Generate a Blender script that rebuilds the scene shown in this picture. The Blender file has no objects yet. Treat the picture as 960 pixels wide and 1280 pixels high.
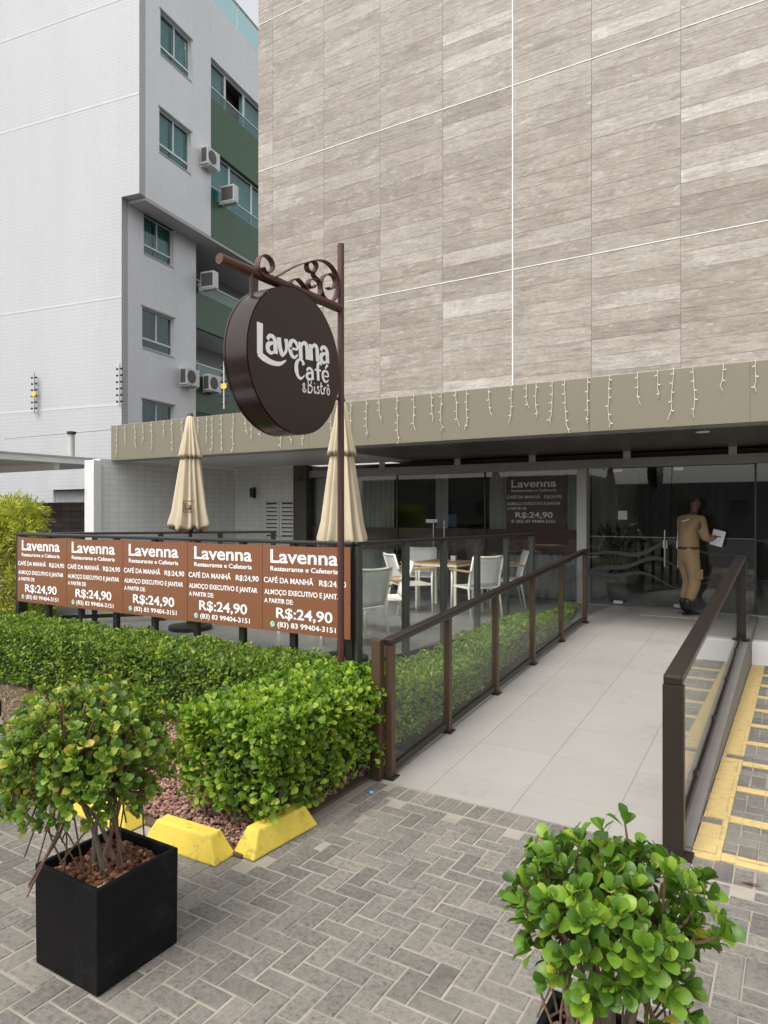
import bpy, bmesh, math, random
import numpy as np
from mathutils import Vector, Matrix
random.seed(7); rng = np.random.default_rng(7)
R = math.radians
sc = bpy.context.scene
C = sc.collection
# ------------------------------------------------------------------ camera
cam = bpy.data.cameras.new('camera'); co = bpy.data.objects.new('camera', cam); C.objects.link(co)
CAM = Vector((0, 0, 1.9)); YAW = R(31.3); FPX = 856.0
co.location = CAM; co.rotation_euler = (R(90), 0, YAW)
cam.sensor_fit = 'HORIZONTAL'; cam.sensor_width = 36; cam.lens = 36 * FPX / 960
cam.clip_start = .05; cam.clip_end = 2000
sc.camera = co
# ------------------------------------------------------------------ sky, sun, exposure
SUN_EL, SUN_AZ = R(58), R(190)          # azimuth measured clockwise from +Y: the sun stands behind the camera, to its left
w = bpy.data.worlds.new('World'); sc.world = w; w.use_nodes = True
nt = w.node_tree; bg = nt.nodes['Background']
sky = nt.nodes.new('ShaderNodeTexSky'); sky.sky_type = 'NISHITA'; sky.sun_disc = False
sky.sun_elevation = SUN_EL; sky.sun_rotation = SUN_AZ; sky.dust_density = 4; sky.air_density = 1.0; sky.ozone_density = 1.0
hs = nt.nodes.new('ShaderNodeHueSaturation'); hs.inputs['Saturation'].default_value = .13
nt.links.new(sky.outputs[0], hs.inputs['Color']); nt.links.new(hs.outputs[0], bg.inputs[0]); bg.inputs[1].default_value = .15
sl = bpy.data.lights.new('sun', 'SUN'); so = bpy.data.objects.new('sun', sl); C.objects.link(so)
sl.energy = .8; sl.angle = R(25); sl.color = (1, .93, .82)
sd = Vector((math.sin(SUN_AZ) * math.cos(SUN_EL), math.cos(SUN_AZ) * math.cos(SUN_EL), math.sin(SUN_EL)))
so.rotation_euler = (-sd).to_track_quat('-Z', 'Y').to_euler(); so.location = (0, 0, 30)
sc.view_settings.view_transform = 'Standard'; sc.view_settings.look = 'None'
sc.view_settings.exposure = 0.95; sc.view_settings.gamma = 1
sc.cycles.transparent_max_bounces = 24; sc.cycles.max_bounces = 8; sc.cycles.caustics_reflective = False; sc.cycles.caustics_refractive = False
sc.cycles.sample_clamp_indirect = 6

# ------------------------------------------------------------------ materials
def lin(r, g, b):
    f = lambda c: (c / 255 / 12.92) if c / 255 <= .04045 else ((c / 255 + .055) / 1.055) ** 2.4
    return (f(r), f(g), f(b))
def nodes(name):
    m = bpy.data.materials.new(name); m.use_nodes = True
    return m, m.node_tree.nodes, m.node_tree.links, m.node_tree.nodes['Principled BSDF']
def mixc(N, L, fac, a, b, mode='MIX'):
    n = N.new('ShaderNodeMix'); n.data_type = 'RGBA'; n.blend_type = mode
    for s, v in ((0, fac), (6, a), (7, b)):
        if hasattr(v, 'links') or hasattr(v, 'is_linked'): L.new(v, n.inputs[s])
        elif s == 0: n.inputs[0].default_value = v
        else: n.inputs[s].default_value = (*v[:3], 1)
    return n.outputs[2]
def position(N, L, scale=(1, 1, 1), rnd=False):
    g = N.new('ShaderNodeNewGeometry'); mp = N.new('ShaderNodeMapping'); mp.inputs['Scale'].default_value = scale
    L.new(g.outputs['Position'], mp.inputs['Vector'])
    if rnd:
        oi = N.new('ShaderNodeObjectInfo'); v = N.new('ShaderNodeVectorMath'); v.operation = 'SCALE'; v.inputs[0].default_value = (37, 91, 53)
        L.new(oi.outputs['Random'], v.inputs['Scale']); L.new(v.outputs[0], mp.inputs['Location'])
    return mp.outputs[0]
def noise(N, L, vec, scale, detail=5, rough=.6):
    n = N.new('ShaderNodeTexNoise'); n.inputs['Scale'].default_value = scale; n.inputs['Detail'].default_value = detail; n.inputs['Roughness'].default_value = rough
    L.new(vec, n.inputs['Vector']); return n.outputs['Fac']
def ramp(N, L, fac, stops):
    r = N.new('ShaderNodeValToRGB'); e = r.color_ramp.elements
    while len(e) < len(stops): e.new(.5)
    for k, (p, c) in enumerate(stops): e[k].position = p; e[k].color = (*c[:3], 1)
    L.new(fac, r.inputs[0]); return r.outputs[0]
def bump(N, L, B, h, strength, dist=.01):
    b = N.new('ShaderNodeBump'); b.inputs['Strength'].default_value = strength; b.inputs['Distance'].default_value = dist
    L.new(h, b.inputs['Height']); L.new(b.outputs[0], B.inputs['Normal'])
def pick(N, L):      # one random number per object and loose piece
    oi = N.new('ShaderNodeObjectInfo'); g = N.new('ShaderNodeNewGeometry')
    a = N.new('ShaderNodeMath'); a.operation = 'ADD'; L.new(oi.outputs['Random'], a.inputs[0]); L.new(g.outputs['Random Per Island'], a.inputs[1])
    f = N.new('ShaderNodeMath'); f.operation = 'FRACT'; L.new(a.outputs[0], f.inputs[0]); return f.outputs[0]
def mat(name, col, rough=.6, metal=0, var=.12, vs=4, bmp=.0, bs=60, rnd=0, spec=.5, coat=0):
    m, N, L, B = nodes(name)
    p = position(N, L); c = mixc(N, L, noise(N, L, p, vs), [x * (1 - var) for x in col], [min(1, x * (1 + var)) for x in col])
    if rnd: c = mixc(N, L, 1.0, c, ramp(N, L, pick(N, L), [(0, (1 - rnd,) * 3), (1, (1,) * 3)]), 'MULTIPLY')
    L.new(c, B.inputs['Base Color']); B.inputs['Roughness'].default_value = rough; B.inputs['Metallic'].default_value = metal
    B.inputs['Specular IOR Level'].default_value = spec; B.inputs['Coat Weight'].default_value = coat
    if bmp: bump(N, L, B, noise(N, L, p, bs), bmp)
    return m
def glass(name, tint=(.92, .95, .93), ior=1.5):
    m, N, L, B = nodes(name); N.remove(B)
    t = N.new('ShaderNodeBsdfTransparent'); t.inputs[0].default_value = (*tint, 1)
    g = N.new('ShaderNodeBsdfGlossy'); g.inputs['Roughness'].default_value = .0
    fr = N.new('ShaderNodeFresnel'); fr.inputs['IOR'].default_value = ior
    geo = N.new('ShaderNodeNewGeometry')       # keep the thin-pane Fresnel the same on both faces
    iv = N.new('ShaderNodeMix'); iv.data_type = 'FLOAT'; L.new(geo.outputs['Backfacing'], iv.inputs[0]); iv.inputs[2].default_value = ior; iv.inputs[3].default_value = 1 / ior
    L.new(iv.outputs[0], fr.inputs['IOR'])
    mx = N.new('ShaderNodeMixShader'); L.new(fr.outputs[0], mx.inputs[0]); L.new(t.outputs[0], mx.inputs[1]); L.new(g.outputs[0], mx.inputs[2])
    L.new(mx.outputs[0], N['Material Output'].inputs[0]); return m
def leafmat(name, stops, rough=.45, trans=.3):
    m, N, L, B = nodes(name)
    c = ramp(N, L, pick(N, L), stops)
    c = mixc(N, L, 1.0, c, ramp(N, L, noise(N, L, position(N, L), 30), [(.3, (.75, .78, .7)), (.7, (1, 1, 1))]), 'MULTIPLY')
    c = mixc(N, L, 1.0, c, ramp(N, L, noise(N, L, position(N, L), 7, 4, .6), [(.32, (.62, .68, .6)), (.5, (1, 1, 1)), (.68, (1.2, 1.12, .95))]), 'MULTIPLY')
    L.new(c, B.inputs['Base Color']); B.inputs['Roughness'].default_value = rough
    t = N.new('ShaderNodeBsdfTranslucent'); L.new(c, t.inputs[0]); mx = N.new('ShaderNodeMixShader'); mx.inputs[0].default_value = trans
    L.new(B.outputs[0], mx.inputs[1]); L.new(t.outputs[0], mx.inputs[2]); L.new(mx.outputs[0], N['Material Output'].inputs[0]); return m
def tilemat(name, col, joint, tw, th, rough=.35, axis='XZ', gap=.006, var=.08, bm=.35):
    m, N, L, B = nodes(name)
    tc = N.new('ShaderNodeTexCoord'); sp = N.new('ShaderNodeSeparateXYZ'); cb = N.new('ShaderNodeCombineXYZ')
    L.new(tc.outputs['Object'], sp.inputs[0]); ad = N.new('ShaderNodeMath')
    L.new(sp.outputs[0], ad.inputs[0]); L.new(sp.outputs[1], ad.inputs[1]); L.new(ad.outputs[0], cb.inputs[0]); L.new(sp.outputs[2], cb.inputs[1])
    br = N.new('ShaderNodeTexBrick'); br.offset = 0; br.inputs['Scale'].default_value = 1
    br.inputs['Brick Width'].default_value = tw; br.inputs['Row Height'].default_value = th; br.inputs['Mortar Size'].default_value = gap; br.inputs['Mortar Smooth'].default_value = .3
    br.inputs['Color1'].default_value = (*[c * (1 - var) for c in col], 1); br.inputs['Color2'].default_value = (*col, 1); br.inputs['Mortar'].default_value = (*joint, 1)
    L.new(cb.outputs[0], br.inputs['Vector'])
    st = ramp(N, L, noise(N, L, position(N, L, (.6, .6, .12)), 1.2), [(.3, (.93, .93, .92)), (.65, (1, 1, 1))])
    L.new(mixc(N, L, 1.0, br.outputs[0], st, 'MULTIPLY'), B.inputs['Base Color']); B.inputs['Roughness'].default_value = rough
    iv = N.new('ShaderNodeMath'); iv.operation = 'SUBTRACT'; iv.inputs[0].default_value = 1; L.new(br.outputs['Fac'], iv.inputs[1]); bump(N, L, B, iv.outputs[0], bm, .004)
    return m

M = {}
M['ground'] = mat('asphalt', (.055, .055, .056), .9, var=.3, vs=3, bmp=.3, bs=120)
M['sand'] = mat('joint_sand', (.30, .27, .225), .95, var=.5, vs=3.5, bmp=.3, bs=200)
M['soil'] = mat('soil', (.10, .065, .045), .95, var=.4, vs=12, bmp=.6, bs=60)
M['black_metal'] = mat('black_metal', (.018, .018, .018), .35, var=.2)
M['bronze'] = mat('bronze_paint', (.085, .052, .032), .38, .25, var=.15, vs=6)
M['bronze_dark'] = mat('dark_bronze_paint', (.028, .021, .017), .33, .2, var=.2, vs=6)
M['sign_brown'] = mat('sign_brown_paint', (.026, .014, .011), .36, var=.12, vs=3)
M['sign_rim'] = mat('sign_rim_metal', (.032, .019, .017), .2, .3, var=.2, vs=5)
M['pole_brown'] = mat('pole_brown_paint', (.075, .026, .020), .42, var=.18, vs=8)
M['banner'] = mat('banner_vinyl', (.20, .078, .032), .45, var=.06, vs=2)
M['white_print'] = mat('white_print', (.90, .90, .90), .5, var=.02)
M['green_print'] = mat('green_print', (.02, .42, .24), .5, var=.02)
M['white_paint'] = mat('white_paint', (.74, .74, .73), .5, var=.05, vs=2)
M['grey_paint'] = mat('grey_paint', (.45, .45, .44), .5, var=.06)
M['frame_grey'] = mat('frame_grey', (.33, .32, .31), .45, .2, var=.06)
M['concrete'] = mat('concrete', (.38, .36, .33), .85, var=.15, vs=6, bmp=.15, bs=90)
M['yellow_paint'] = mat('yellow_concrete_paint', (.70, .53, .075), .55, var=.15, vs=14, bmp=.1, bs=80)
M['ramp'] = mat('ramp_tile', (.335, .318, .294), .5, var=.10, vs=2.2, rnd=.05, bmp=.03, bs=120)
M['deck'] = mat('terrace_tile', (.21, .20, .195), .35, var=.2, vs=5, rnd=.15)
M['fascia'] = mat('fascia_panel', (.195, .175, .125), .38, .15, var=.05, vs=1.2)
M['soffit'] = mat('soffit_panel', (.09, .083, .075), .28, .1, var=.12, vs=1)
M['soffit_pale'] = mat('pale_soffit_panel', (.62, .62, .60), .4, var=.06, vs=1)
M['string'] = mat('string_light_plastic', (.70, .68, .60), .5, var=.05)
M['parasol'] = mat('parasol_canvas', (.54, .465, .33), .9, var=.12, vs=7, bmp=.2, bs=40)
M['dark_wood'] = mat('dark_wood', (.06, .035, .02), .6, var=.3, vs=20)
M['teak'] = mat('teak', (.46, .27, .11), .5, var=.2, vs=25)
M['chair_white'] = mat('chair_frame_white', (.80, .77, .68), .45, var=.05)
M['chair_fabric'] = mat('chair_mesh_fabric', (.78, .77, .72), .8, var=.06, bmp=.2, bs=300)
M['planter'] = mat('planter_plastic', (.005, .005, .0056), .62, var=.35, vs=10, bmp=.06, bs=80, spec=.18)
M['bark'] = mat('bark', (.20, .16, .125), .9, var=.35, vs=40, bmp=.4, bs=150)
M['twig'] = mat('twig', (.13, .075, .05), .85, var=.3, vs=30)
M['glass'] = glass('rail_glass', (.95, .97, .96), 1.33)
M['shop_glass'] = glass('shop_glass', (.88, .90, .89), 1.55)
M['teal_glass'] = glass('teal_glass', (.66, .80, .80), 1.5)
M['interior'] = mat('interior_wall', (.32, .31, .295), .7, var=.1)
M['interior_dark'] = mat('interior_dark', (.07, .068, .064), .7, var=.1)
M['curtain'] = mat('curtain_cloth', (.36, .365, .37), .85, var=.15, vs=3)
M['teal_curtain'] = mat('teal_curtain', (.22, .52, .50), .8, var=.2, vs=4)
M['green_wall'] = tilemat('green_tiled_parapet', (.038, .108, .042), (.025, .065, .03), .1, .1, .4)
M['white_tile'] = tilemat('small_white_tile_darkened', (.485, .492, .505), (.37, .375, .39), .11, .11, .4, var=.03, bm=.4)  # white tile darkened in colour to offset the sun on the front
M['brightened_side_tile'] = tilemat('small_white_tile_brightened', (.84, .84, .85), (.70, .70, .71), .11, .11, .45, var=.05)  # same white tile, colour brightened to offset shade on the side face
M['wall_tile'] = tilemat('white_wall_tile', (.80, .81, .79), (.58, .58, .57), .2, .1, .3, var=.06, gap=.005)
M['stone'] = tilemat('brown_stone', (.10, .08, .07), (.03, .025, .02), .3, .12, .8, var=.5, gap=.01)
M['ac_white'] = mat('ac_casing', (.66, .66, .64), .45, var=.06)
M['ac_dark'] = mat('ac_grille', (.10, .095, .09), .6, var=.2)
M['car_white'] = mat('car_paint', (.72, .73, .74), .2, var=.02, coat=.8)
M['tyre'] = mat('tyre_rubber', (.02, .02, .02), .8)
M['chrome'] = mat('brushed_steel', (.62, .62, .62), .25, .9, var=.05)
M['khaki'] = mat('khaki_uniform', (.30, .205, .11), .85, var=.16, vs=9, bmp=.3, bs=25)
M['boot'] = mat('boot_leather', (.012, .012, .014), .35, var=.2)
M['skin'] = mat('skin', (.10, .05, .032), .5, var=.08)
M['paper'] = mat('paper', (.78, .78, .84), .7, var=.02)
M['screen_blue'] = mat('blue_poster', (.08, .16, .30), .4, var=.3, vs=8)
M['banner_dark'] = mat('shop_band_vinyl', (.075, .03, .026), .5, var=.05)
M['pot'] = mat('pot_dark', (.03, .03, .03), .5)
M['straw'] = mat('dry_grass', (.36, .29, .17), .9, var=.3, vs=10, rnd=.4)
M['road_white'] = mat('road_white', (.7, .7, .68), .7, var=.1)
M['blue_cap'] = mat('blue_plastic', (.25, .40, .75), .4)
M['dead_leaf'] = mat('dead_leaf', (.12, .05, .03), .8, var=.3, vs=30)
G1 = [(0, (.05, .12, .016)), (.35, (.11, .23, .024)), (.78, (.20, .36, .034)), (.97, (.34, .50, .05)), (1, (.66, .56, .08))]
M['leaf_shrub'] = leafmat('shrub_leaf', G1, .42, .4)
M['leaf_shrub_pale'] = leafmat('shrub_leaf_olive', [(0, (.06, .125, .018)), (.3, (.13, .25, .028)), (.7, (.25, .38, .042)), (.9, (.44, .50, .07)), (1, (.66, .54, .08))], .45, .4)
M['leaf_hedge'] = leafmat('hedge_leaf', [(0, (.06, .14, .016)), (.3, (.15, .30, .025)), (.72, (.32, .50, .036)), (1, (.54, .64, .07))], .5, .5)
M['leaf_hedge_dark'] = leafmat('long_hedge_leaf', [(0, (.05, .115, .02)), (.4, (.14, .27, .034)), (.8, (.29, .43, .05)), (1, (.50, .56, .10))], .5, .48)
M['leaf_lime'] = leafmat('lime_leaf', [(0, (.24, .30, .03)), (.5, (.46, .52, .05)), (1, (.70, .68, .10))], .5, .35)
M['leaf_palm'] = leafmat('palm_leaf', [(0, (.02, .05, .015)), (1, (.06, .12, .03))], .5, .2)
M['hedge_core'] = mat('hedge_shade_twigs', (.022, .028, .012), .95, var=.5, vs=25)  # solid core for the dense twigs, inner shade put into its dark colour

# pavers: tone per stone, darker rims, stains
m, N, L, B = nodes('paver_concrete'); M['paver'] = m
p = position(N, L)
c = ramp(N, L, pick(N, L), [(0, (.125, .119, .109)), (.3, (.155, .148, .135)), (.8, (.18, .171, .155)), (1, (.215, .20, .175))])
c = mixc(N, L, 1.0, c, ramp(N, L, noise(N, L, p, 38, 9, .78), [(.32, (.38, .37, .36)), (.50, (.98, .97, .95)), (.68, (1.34, 1.31, 1.25))]), 'MULTIPLY')
c = mixc(N, L, ramp(N, L, noise(N, L, p, 1.5, 7, .68), [(.46, (0, 0, 0)), (.68, (.6, .6, .6))]), c, (.24, .22, .185))
c = mixc(N, L, ramp(N, L, noise(N, L, p, 3.4, 8, .72), [(.54, (0, 0, 0)), (.70, (.5, .5, .5))]), c, (.075, .071, .065))
L.new(c, B.inputs['Base Color']); B.inputs['Roughness'].default_value = .9
bump(N, L, B, noise(N, L, p, 90, 8, .7), .6, .006)
# worn yellow road paint
m, N, L, B = nodes('worn_yellow_marking'); M['yellow_mark'] = m
p = position(N, L)
c = mixc(N, L, ramp(N, L, noise(N, L, p, 14, 8, .75), [(.52, (0, 0, 0)), (.66, (.75, .75, .75))]), (.58, .43, .18), (.27, .235, .175))
L.new(c, B.inputs['Base Color']); B.inputs['Roughness'].default_value = .7
# weathered wood-print porcelain
m, N, L, B = nodes('wood_print_porcelain'); M['plank'] = m
oi = N.new('ShaderNodeObjectInfo')
base = ramp(N, L, oi.outputs['Random'], [(0, (.275, .238, .203)), (.25, (.315, .275, .236)), (.6, (.342, .302, .262)), (.9, (.372, .333, .293)), (1, (.48, .445, .405))])
p1 = position(N, L, (3.2, 1, 26), True); p2 = position(N, L, (9, 1, 46), True); p3 = position(N, L, (4.5, 1, 15), True); p4 = position(N, L, (46, 1, 7), True); p5 = position(N, L, (2.6, 1, 5), True); p6 = position(N, L, (16, 1, 70), True)
sn = N.new('ShaderNodeVectorMath'); sn.operation = 'SNAP'; sn.inputs[1].default_value = (.46, 50, 50); L.new(position(N, L, (1, 0, 0), True), sn.inputs[0])
wn = N.new('ShaderNodeTexWhiteNoise'); L.new(sn.outputs[0], wn.inputs['Vector'])
c = mixc(N, L, 1.0, base, ramp(N, L, wn.outputs['Value'], [(0, (.91, .90, .89)), (.6, (1, 1, 1)), (1, (1.05, 1.05, 1.05))]), 'MULTIPLY')
c = mixc(N, L, 1.0, c, ramp(N, L, noise(N, L, p5, 1.0, 6, .65), [(.3, (.84, .82, .80)), (.55, (1, 1, 1)), (.75, (1.1, 1.1, 1.1))]), 'MULTIPLY')
c = mixc(N, L, 1.0, c, ramp(N, L, noise(N, L, p1, 1.0, 9, .7), [(.30, (.66, .64, .62)), (.5, (1, 1, 1)), (.72, (1.2, 1.2, 1.2))]), 'MULTIPLY')
c = mixc(N, L, 1.0, c, ramp(N, L, noise(N, L, p6, 1.0, 4, .6), [(.36, (.80, .79, .78)), (.55, (1.03, 1.03, 1.03))]), 'MULTIPLY')
c = mixc(N, L, ramp(N, L, noise(N, L, p3, 1.0, 9, .8), [(.56, (0, 0, 0)), (.62, (.6, .6, .6))]), c, (.50, .47, .435))
c = mixc(N, L, ramp(N, L, noise(N, L, p2, 1.0, 6, .8), [(.58, (0, 0, 0)), (.66, (.6, .6, .6))]), c, (.17, .142, .12))
c = mixc(N, L, ramp(N, L, noise(N, L, p4, 1.0, 6, .75), [(.57, (0, 0, 0)), (.66, (.42, .42, .42))]), c, (.20, .172, .15))
L.new(c, B.inputs['Base Color']); B.inputs['Roughness'].default_value = .55
for nm, dirt, sc_, lo_, am in (('yellow_paint', (.17, .13, .06), 11, .55, .8), ('planter', (.03, .029, .027), 5, .52, .3), ('ramp', (.20, .19, .172), 1.7, .55, .4), ('white_paint', (.45, .43, .40), 1.3, .55, .35)):
    nt_ = M[nm].node_tree; N, L = nt_.nodes, nt_.links; B = N['Principled BSDF']; src = B.inputs['Base Color'].links[0].from_socket
    L.new(mixc(N, L, ramp(N, L, noise(N, L, position(N, L), sc_, 9, .75), [(lo_, (0, 0, 0)), (lo_ + .12, (am,) * 3)]), src, dirt), B.inputs['Base Color'])
# lava stones
m, N, L, B = nodes('lava_stone'); M['lava'] = m
c = ramp(N, L, pick(N, L), [(0, (.15, .075, .058)), (.5, (.27, .145, .112)), (.85, (.36, .215, .17)), (1, (.44, .31, .25))])
L.new(c, B.inputs['Base Color']); B.inputs['Roughness'].default_value = .95
m, N, L, B = nodes('clay_pebble'); M['clay'] = m
c = ramp(N, L, pick(N, L), [(0, (.07, .03, .018)), (.5, (.17, .065, .035)), (.85, (.28, .12, .06)), (1, (.40, .25, .14))])
L.new(c, B.inputs['Base Color']); B.inputs['Roughness'].default_value = .85

# ------------------------------------------------------------------ mesh helpers
class MB:
    def __init__(s): s.v = []; s.f = []
    def add(s, vs, fs):
        n = len(s.v); s.v += [tuple(p) for p in vs]; s.f += [tuple(i + n for i in f) for f in fs]; return s
    def box(s, x0, x1, y0, y1, z0, z1):
        return s.add([(x0, y0, z0), (x1, y0, z0), (x1, y1, z0), (x0, y1, z0), (x0, y0, z1), (x1, y0, z1), (x1, y1, z1), (x0, y1, z1)],
                     [(0, 3, 2, 1), (4, 5, 6, 7), (0, 1, 5, 4), (1, 2, 6, 5), (2, 3, 7, 6), (3, 0, 4, 7)])
    def obox(s, c, hx, hy, hz, mtx=None):
        q = mtx or Matrix.Identity(3); c = Vector(c)
        vs = [c + q @ Vector((a * hx, b * hy, d * hz)) for d in (-1, 1) for a, b in ((-1, -1), (1, -1), (1, 1), (-1, 1))]
        return s.add(vs, [(0, 3, 2, 1), (4, 5, 6, 7), (0, 1, 5, 4), (1, 2, 6, 5), (2, 3, 7, 6), (3, 0, 4, 7)])
    def bar(s, p, q, wx, wz, up=(0, 0, 1)):           # rectangular bar from p to q
        p, q = Vector(p), Vector(q); d = (q - p).normalized(); sd = d.cross(Vector(up))
        if sd.length < 1e-4: sd = Vector((1, 0, 0))
        sd.normalize(); u = sd.cross(d)
        vs = [e + sd * a * wx / 2 + u * b * wz / 2 for e in (p, q) for a, b in ((-1, -1), (1, -1), (1, 1), (-1, 1))]
        return s.add(vs, [(0, 1, 2, 3), (7, 6, 5, 4), (0, 4, 5, 1), (1, 5, 6, 2), (2, 6, 7, 3), (3, 7, 4, 0)])
    def prism(s, pts, z0, z1):
        n = len(pts); g = lambda z, i: z[i] if isinstance(z, (list, tuple)) else z
        vs = [(x, y, g(z0, i)) for i, (x, y) in enumerate(pts)] + [(x, y, g(z1, i)) for i, (x, y) in enumerate(pts)]
        return s.add(vs, [tuple(range(n))[::-1], tuple(range(n, 2 * n))] + [(i, (i + 1) % n, n + (i + 1) % n, n + i) for i in range(n)])
    def tube(s, path, r, seg=8, cap=True):
        path = [Vector(p) for p in path]; rr = r if isinstance(r, (list, tuple)) else [r] * len(path)
        t0 = (path[1] - path[0]).normalized(); nrm = t0.orthogonal().normalized(); rings = []
        for i, p in enumerate(path):
            t = (path[min(i + 1, len(path) - 1)] - path[max(i - 1, 0)]).normalized()
            nrm = (nrm - t * nrm.dot(t)).normalized(); b = t.cross(nrm)
            rings.append([p + (nrm * math.cos(2 * math.pi * k / seg) + b * math.sin(2 * math.pi * k / seg)) * rr[i] for k in range(seg)])
        fs = []
        for i in range(len(path) - 1):
            for k in range(seg): fs.append((i * seg + k, i * seg + (k + 1) % seg, (i + 1) * seg + (k + 1) % seg, (i + 1) * seg + k))
        if cap: fs += [tuple(range(seg))[::-1], tuple((len(path) - 1) * seg + k for k in range(seg))]
        return s.add([v for r_ in rings for v in r_], fs)
    def lathe(s, prof, c=(0, 0), seg=20, fold=None):   # profile (r, z) round a vertical axis
        vs = []
        for (r, z) in prof:
            for k in range(seg):
                a = 2 * math.pi * k / seg; q = r * (fold(k, r, z) if fold else 1); vs.append((c[0] + q * math.cos(a), c[1] + q * math.sin(a), z))
        fs = [(i * seg + k, i * seg + (k + 1) % seg, (i + 1) * seg + (k + 1) % seg, (i + 1) * seg + k) for i in range(len(prof) - 1) for k in range(seg)]
        return s.add(vs, fs)
    def mesh(s, name):
        me = bpy.data.meshes.new(name); me.from_pydata(s.v, [], s.f); me.update(); return me
    def build(s, name, m, parent=None, smooth=False, bevel=0, **kw):
        me = s.mesh(name)
        if bevel:
            bm = bmesh.new(); bm.from_mesh(me); bmesh.ops.remove_doubles(bm, verts=bm.verts, dist=1e-5)
            bmesh.ops.bevel(bm, geom=[e for e in bm.edges if len(e.link_faces) == 2 and e.calc_face_angle(0) > .5], offset=bevel, segments=2, affect='EDGES', profile=.6); bm.to_mesh(me); bm.free()
        if smooth:
            for pl in me.polygons: pl.use_smooth = True
        return obj(name, me, m, parent, **kw)
def tag(o, label=None, category=None, group=None, kind=None):
    for k, v in (('label', label), ("category", category), ("group", group), ('kind', kind)):
        if v: o[k] = v
    return o
def obj(name, me, m=None, parent=None, **kw):
    o = bpy.data.objects.new(name, me); C.objects.link(o)
    if m is not None and not me.materials: me.materials.append(M[m] if isinstance(m, str) else m)
    if parent: o.parent = parent
    return tag(o, **kw)
def empty(name, loc=(0, 0, 0), rz=0, **kw):
    o = bpy.data.objects.new(name, None); C.objects.link(o); o.location = loc; o.rotation_euler = (0, 0, rz); o.empty_display_size = .1
    return tag(o, **kw)
def copy_tree(o, parent=None):
    c = o.copy(); C.objects.link(c); c.parent = parent
    for ch in list(o.children): copy_tree(ch, c)
    return c
def spline(pts, n=8):
    P = [Vector(p) for p in pts]; P = [P[0] * 2 - P[1]] + P + [P[-1] * 2 - P[-2]]; out = []
    for i in range(1, len(P) - 2):
        a, b, c_, d = P[i - 1:i + 3]
        for k in range(n):
            t = k / n; out.append(.5 * ((2 * b) + (c_ - a) * t + (2 * a - 5 * b + 4 * c_ - d) * t * t + (3 * b - a - 3 * c_ + d) * t ** 3))
    return out + [P[-2]]
def text_mesh(s, bold=0.0):
    cu = bpy.data.curves.new('t', 'FONT'); cu.body = s; cu.size = 1; cu.offset = bold; cu.resolution_u = 4; cu.fill_mode = 'FRONT'
    o = bpy.data.objects.new('t', cu); C.objects.link(o); dg = bpy.context.evaluated_depsgraph_get(); dg.update()
    me = bpy.data.meshes.new_from_object(o.evaluated_get(dg)); bpy.data.objects.remove(o); bpy.data.curves.remove(cu); me.materials.clear(); return me
def fit_text(s, x0, x1, z0, z1, bold=0.0, y=0.0):      # caps fill the rectangle, letters face -Y
    me = text_mesh(s, bold); n = len(me.vertices); a = np.empty(n * 3); me.vertices.foreach_get('co', a); a = a.reshape(-1, 3)
    cap = .729
    u = x0 + (a[:, 0] - a[:, 0].min()) / (np.ptp(a[:, 0])) * (x1 - x0); v = z0 + a[:, 1] / cap * (z1 - z0)
    b = np.stack([u, np.full(n, y), v], 1); me.vertices.foreach_set('co', b.ravel()); me.update(); return me
def pixpos(P):
    fx, fy = -math.sin(YAW), math.cos(YAW); d = P[0] * fx + P[1] * fy; l = P[0] * fy - P[1] * fx
    return 480 + FPX * l / max(d, 1e-3), 640 - FPX * (P[2] - 1.9) / max(d, 1e-3), d

# ------------------------------------------------------------------ ground, road, ramp, terrace slabs
def ramp_z(y): return max(0.0, min(.40, (y - 4.12) / 5.2 * .40))
MB().box(-400, 400, -400, 400, -.6, -.05).build('ground', 'ground', kind='structure')
MB().box(-60, 60, -13, -3.2, -.05, -.035).build('road', 'ground', kind='structure')
pv = MB().box(-30, 30, -3.2, 4.12, -.05, -.0045).build('pavement', 'sand', kind='structure')
MB().box(-.52, 12, 4.124, 9.68, -.05, -.0048).build('parking_bay', 'sand', kind='structure')
pk = bpy.data.objects['parking_bay']

def paver_mesh(lx, ly):
    b = .005; hx, hy = lx / 2 - .0031, ly / 2 - .0031
    mb = MB(); vs = []
    for (ex, ey, z) in ((hx, hy, -.03), (hx, hy, -b), (hx - b, hy - b, 0)): vs += [(-ex, -ey, z), (ex, -ey, z), (ex, ey, z), (-ex, ey, z)]
    fs = [(8, 9, 10, 11)] + [(r * 4 + k, r * 4 + (k + 1) % 4, r * 4 + 4 + (k + 1) % 4, r * 4 + 4 + k) for r in (0, 1) for k in range(4)]
    return mb.add(vs, fs)
PX, PY = paver_mesh(.2, .1), paver_mesh(.1, .2)
stones = []     # (x, y, kind, which ground)
def in_bed(x, y): return -9.5 < x < -2.545 and y > 2.80
u = .1
for i in range(-85, 32):
    for j in range(-8, 40):
        k = (i - j) % 4
        if k == 0: x, y, t = (i + 1) * u, (j + .5) * u, 0
        elif k == 2: x, y, t = (i + .5) * u, j * u, 1
        else: continue
        if y > 3.93 - (.05 if t == 0 else .1) or in_bed(x, y) or (x < -2.35 and y > 2.8): continue
        stones.append((x, y, t, pv))
for i in range(-24, 32): stones.append((i * u + .05, 4.015, 1, pv))              # soldier course along the ramp foot
for j in range(6):
    for q in (0, 1): stones.append((-2.40 - q * .1, 2.9 + j * .2 + (.1 if q else 0), 1, pv))
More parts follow.
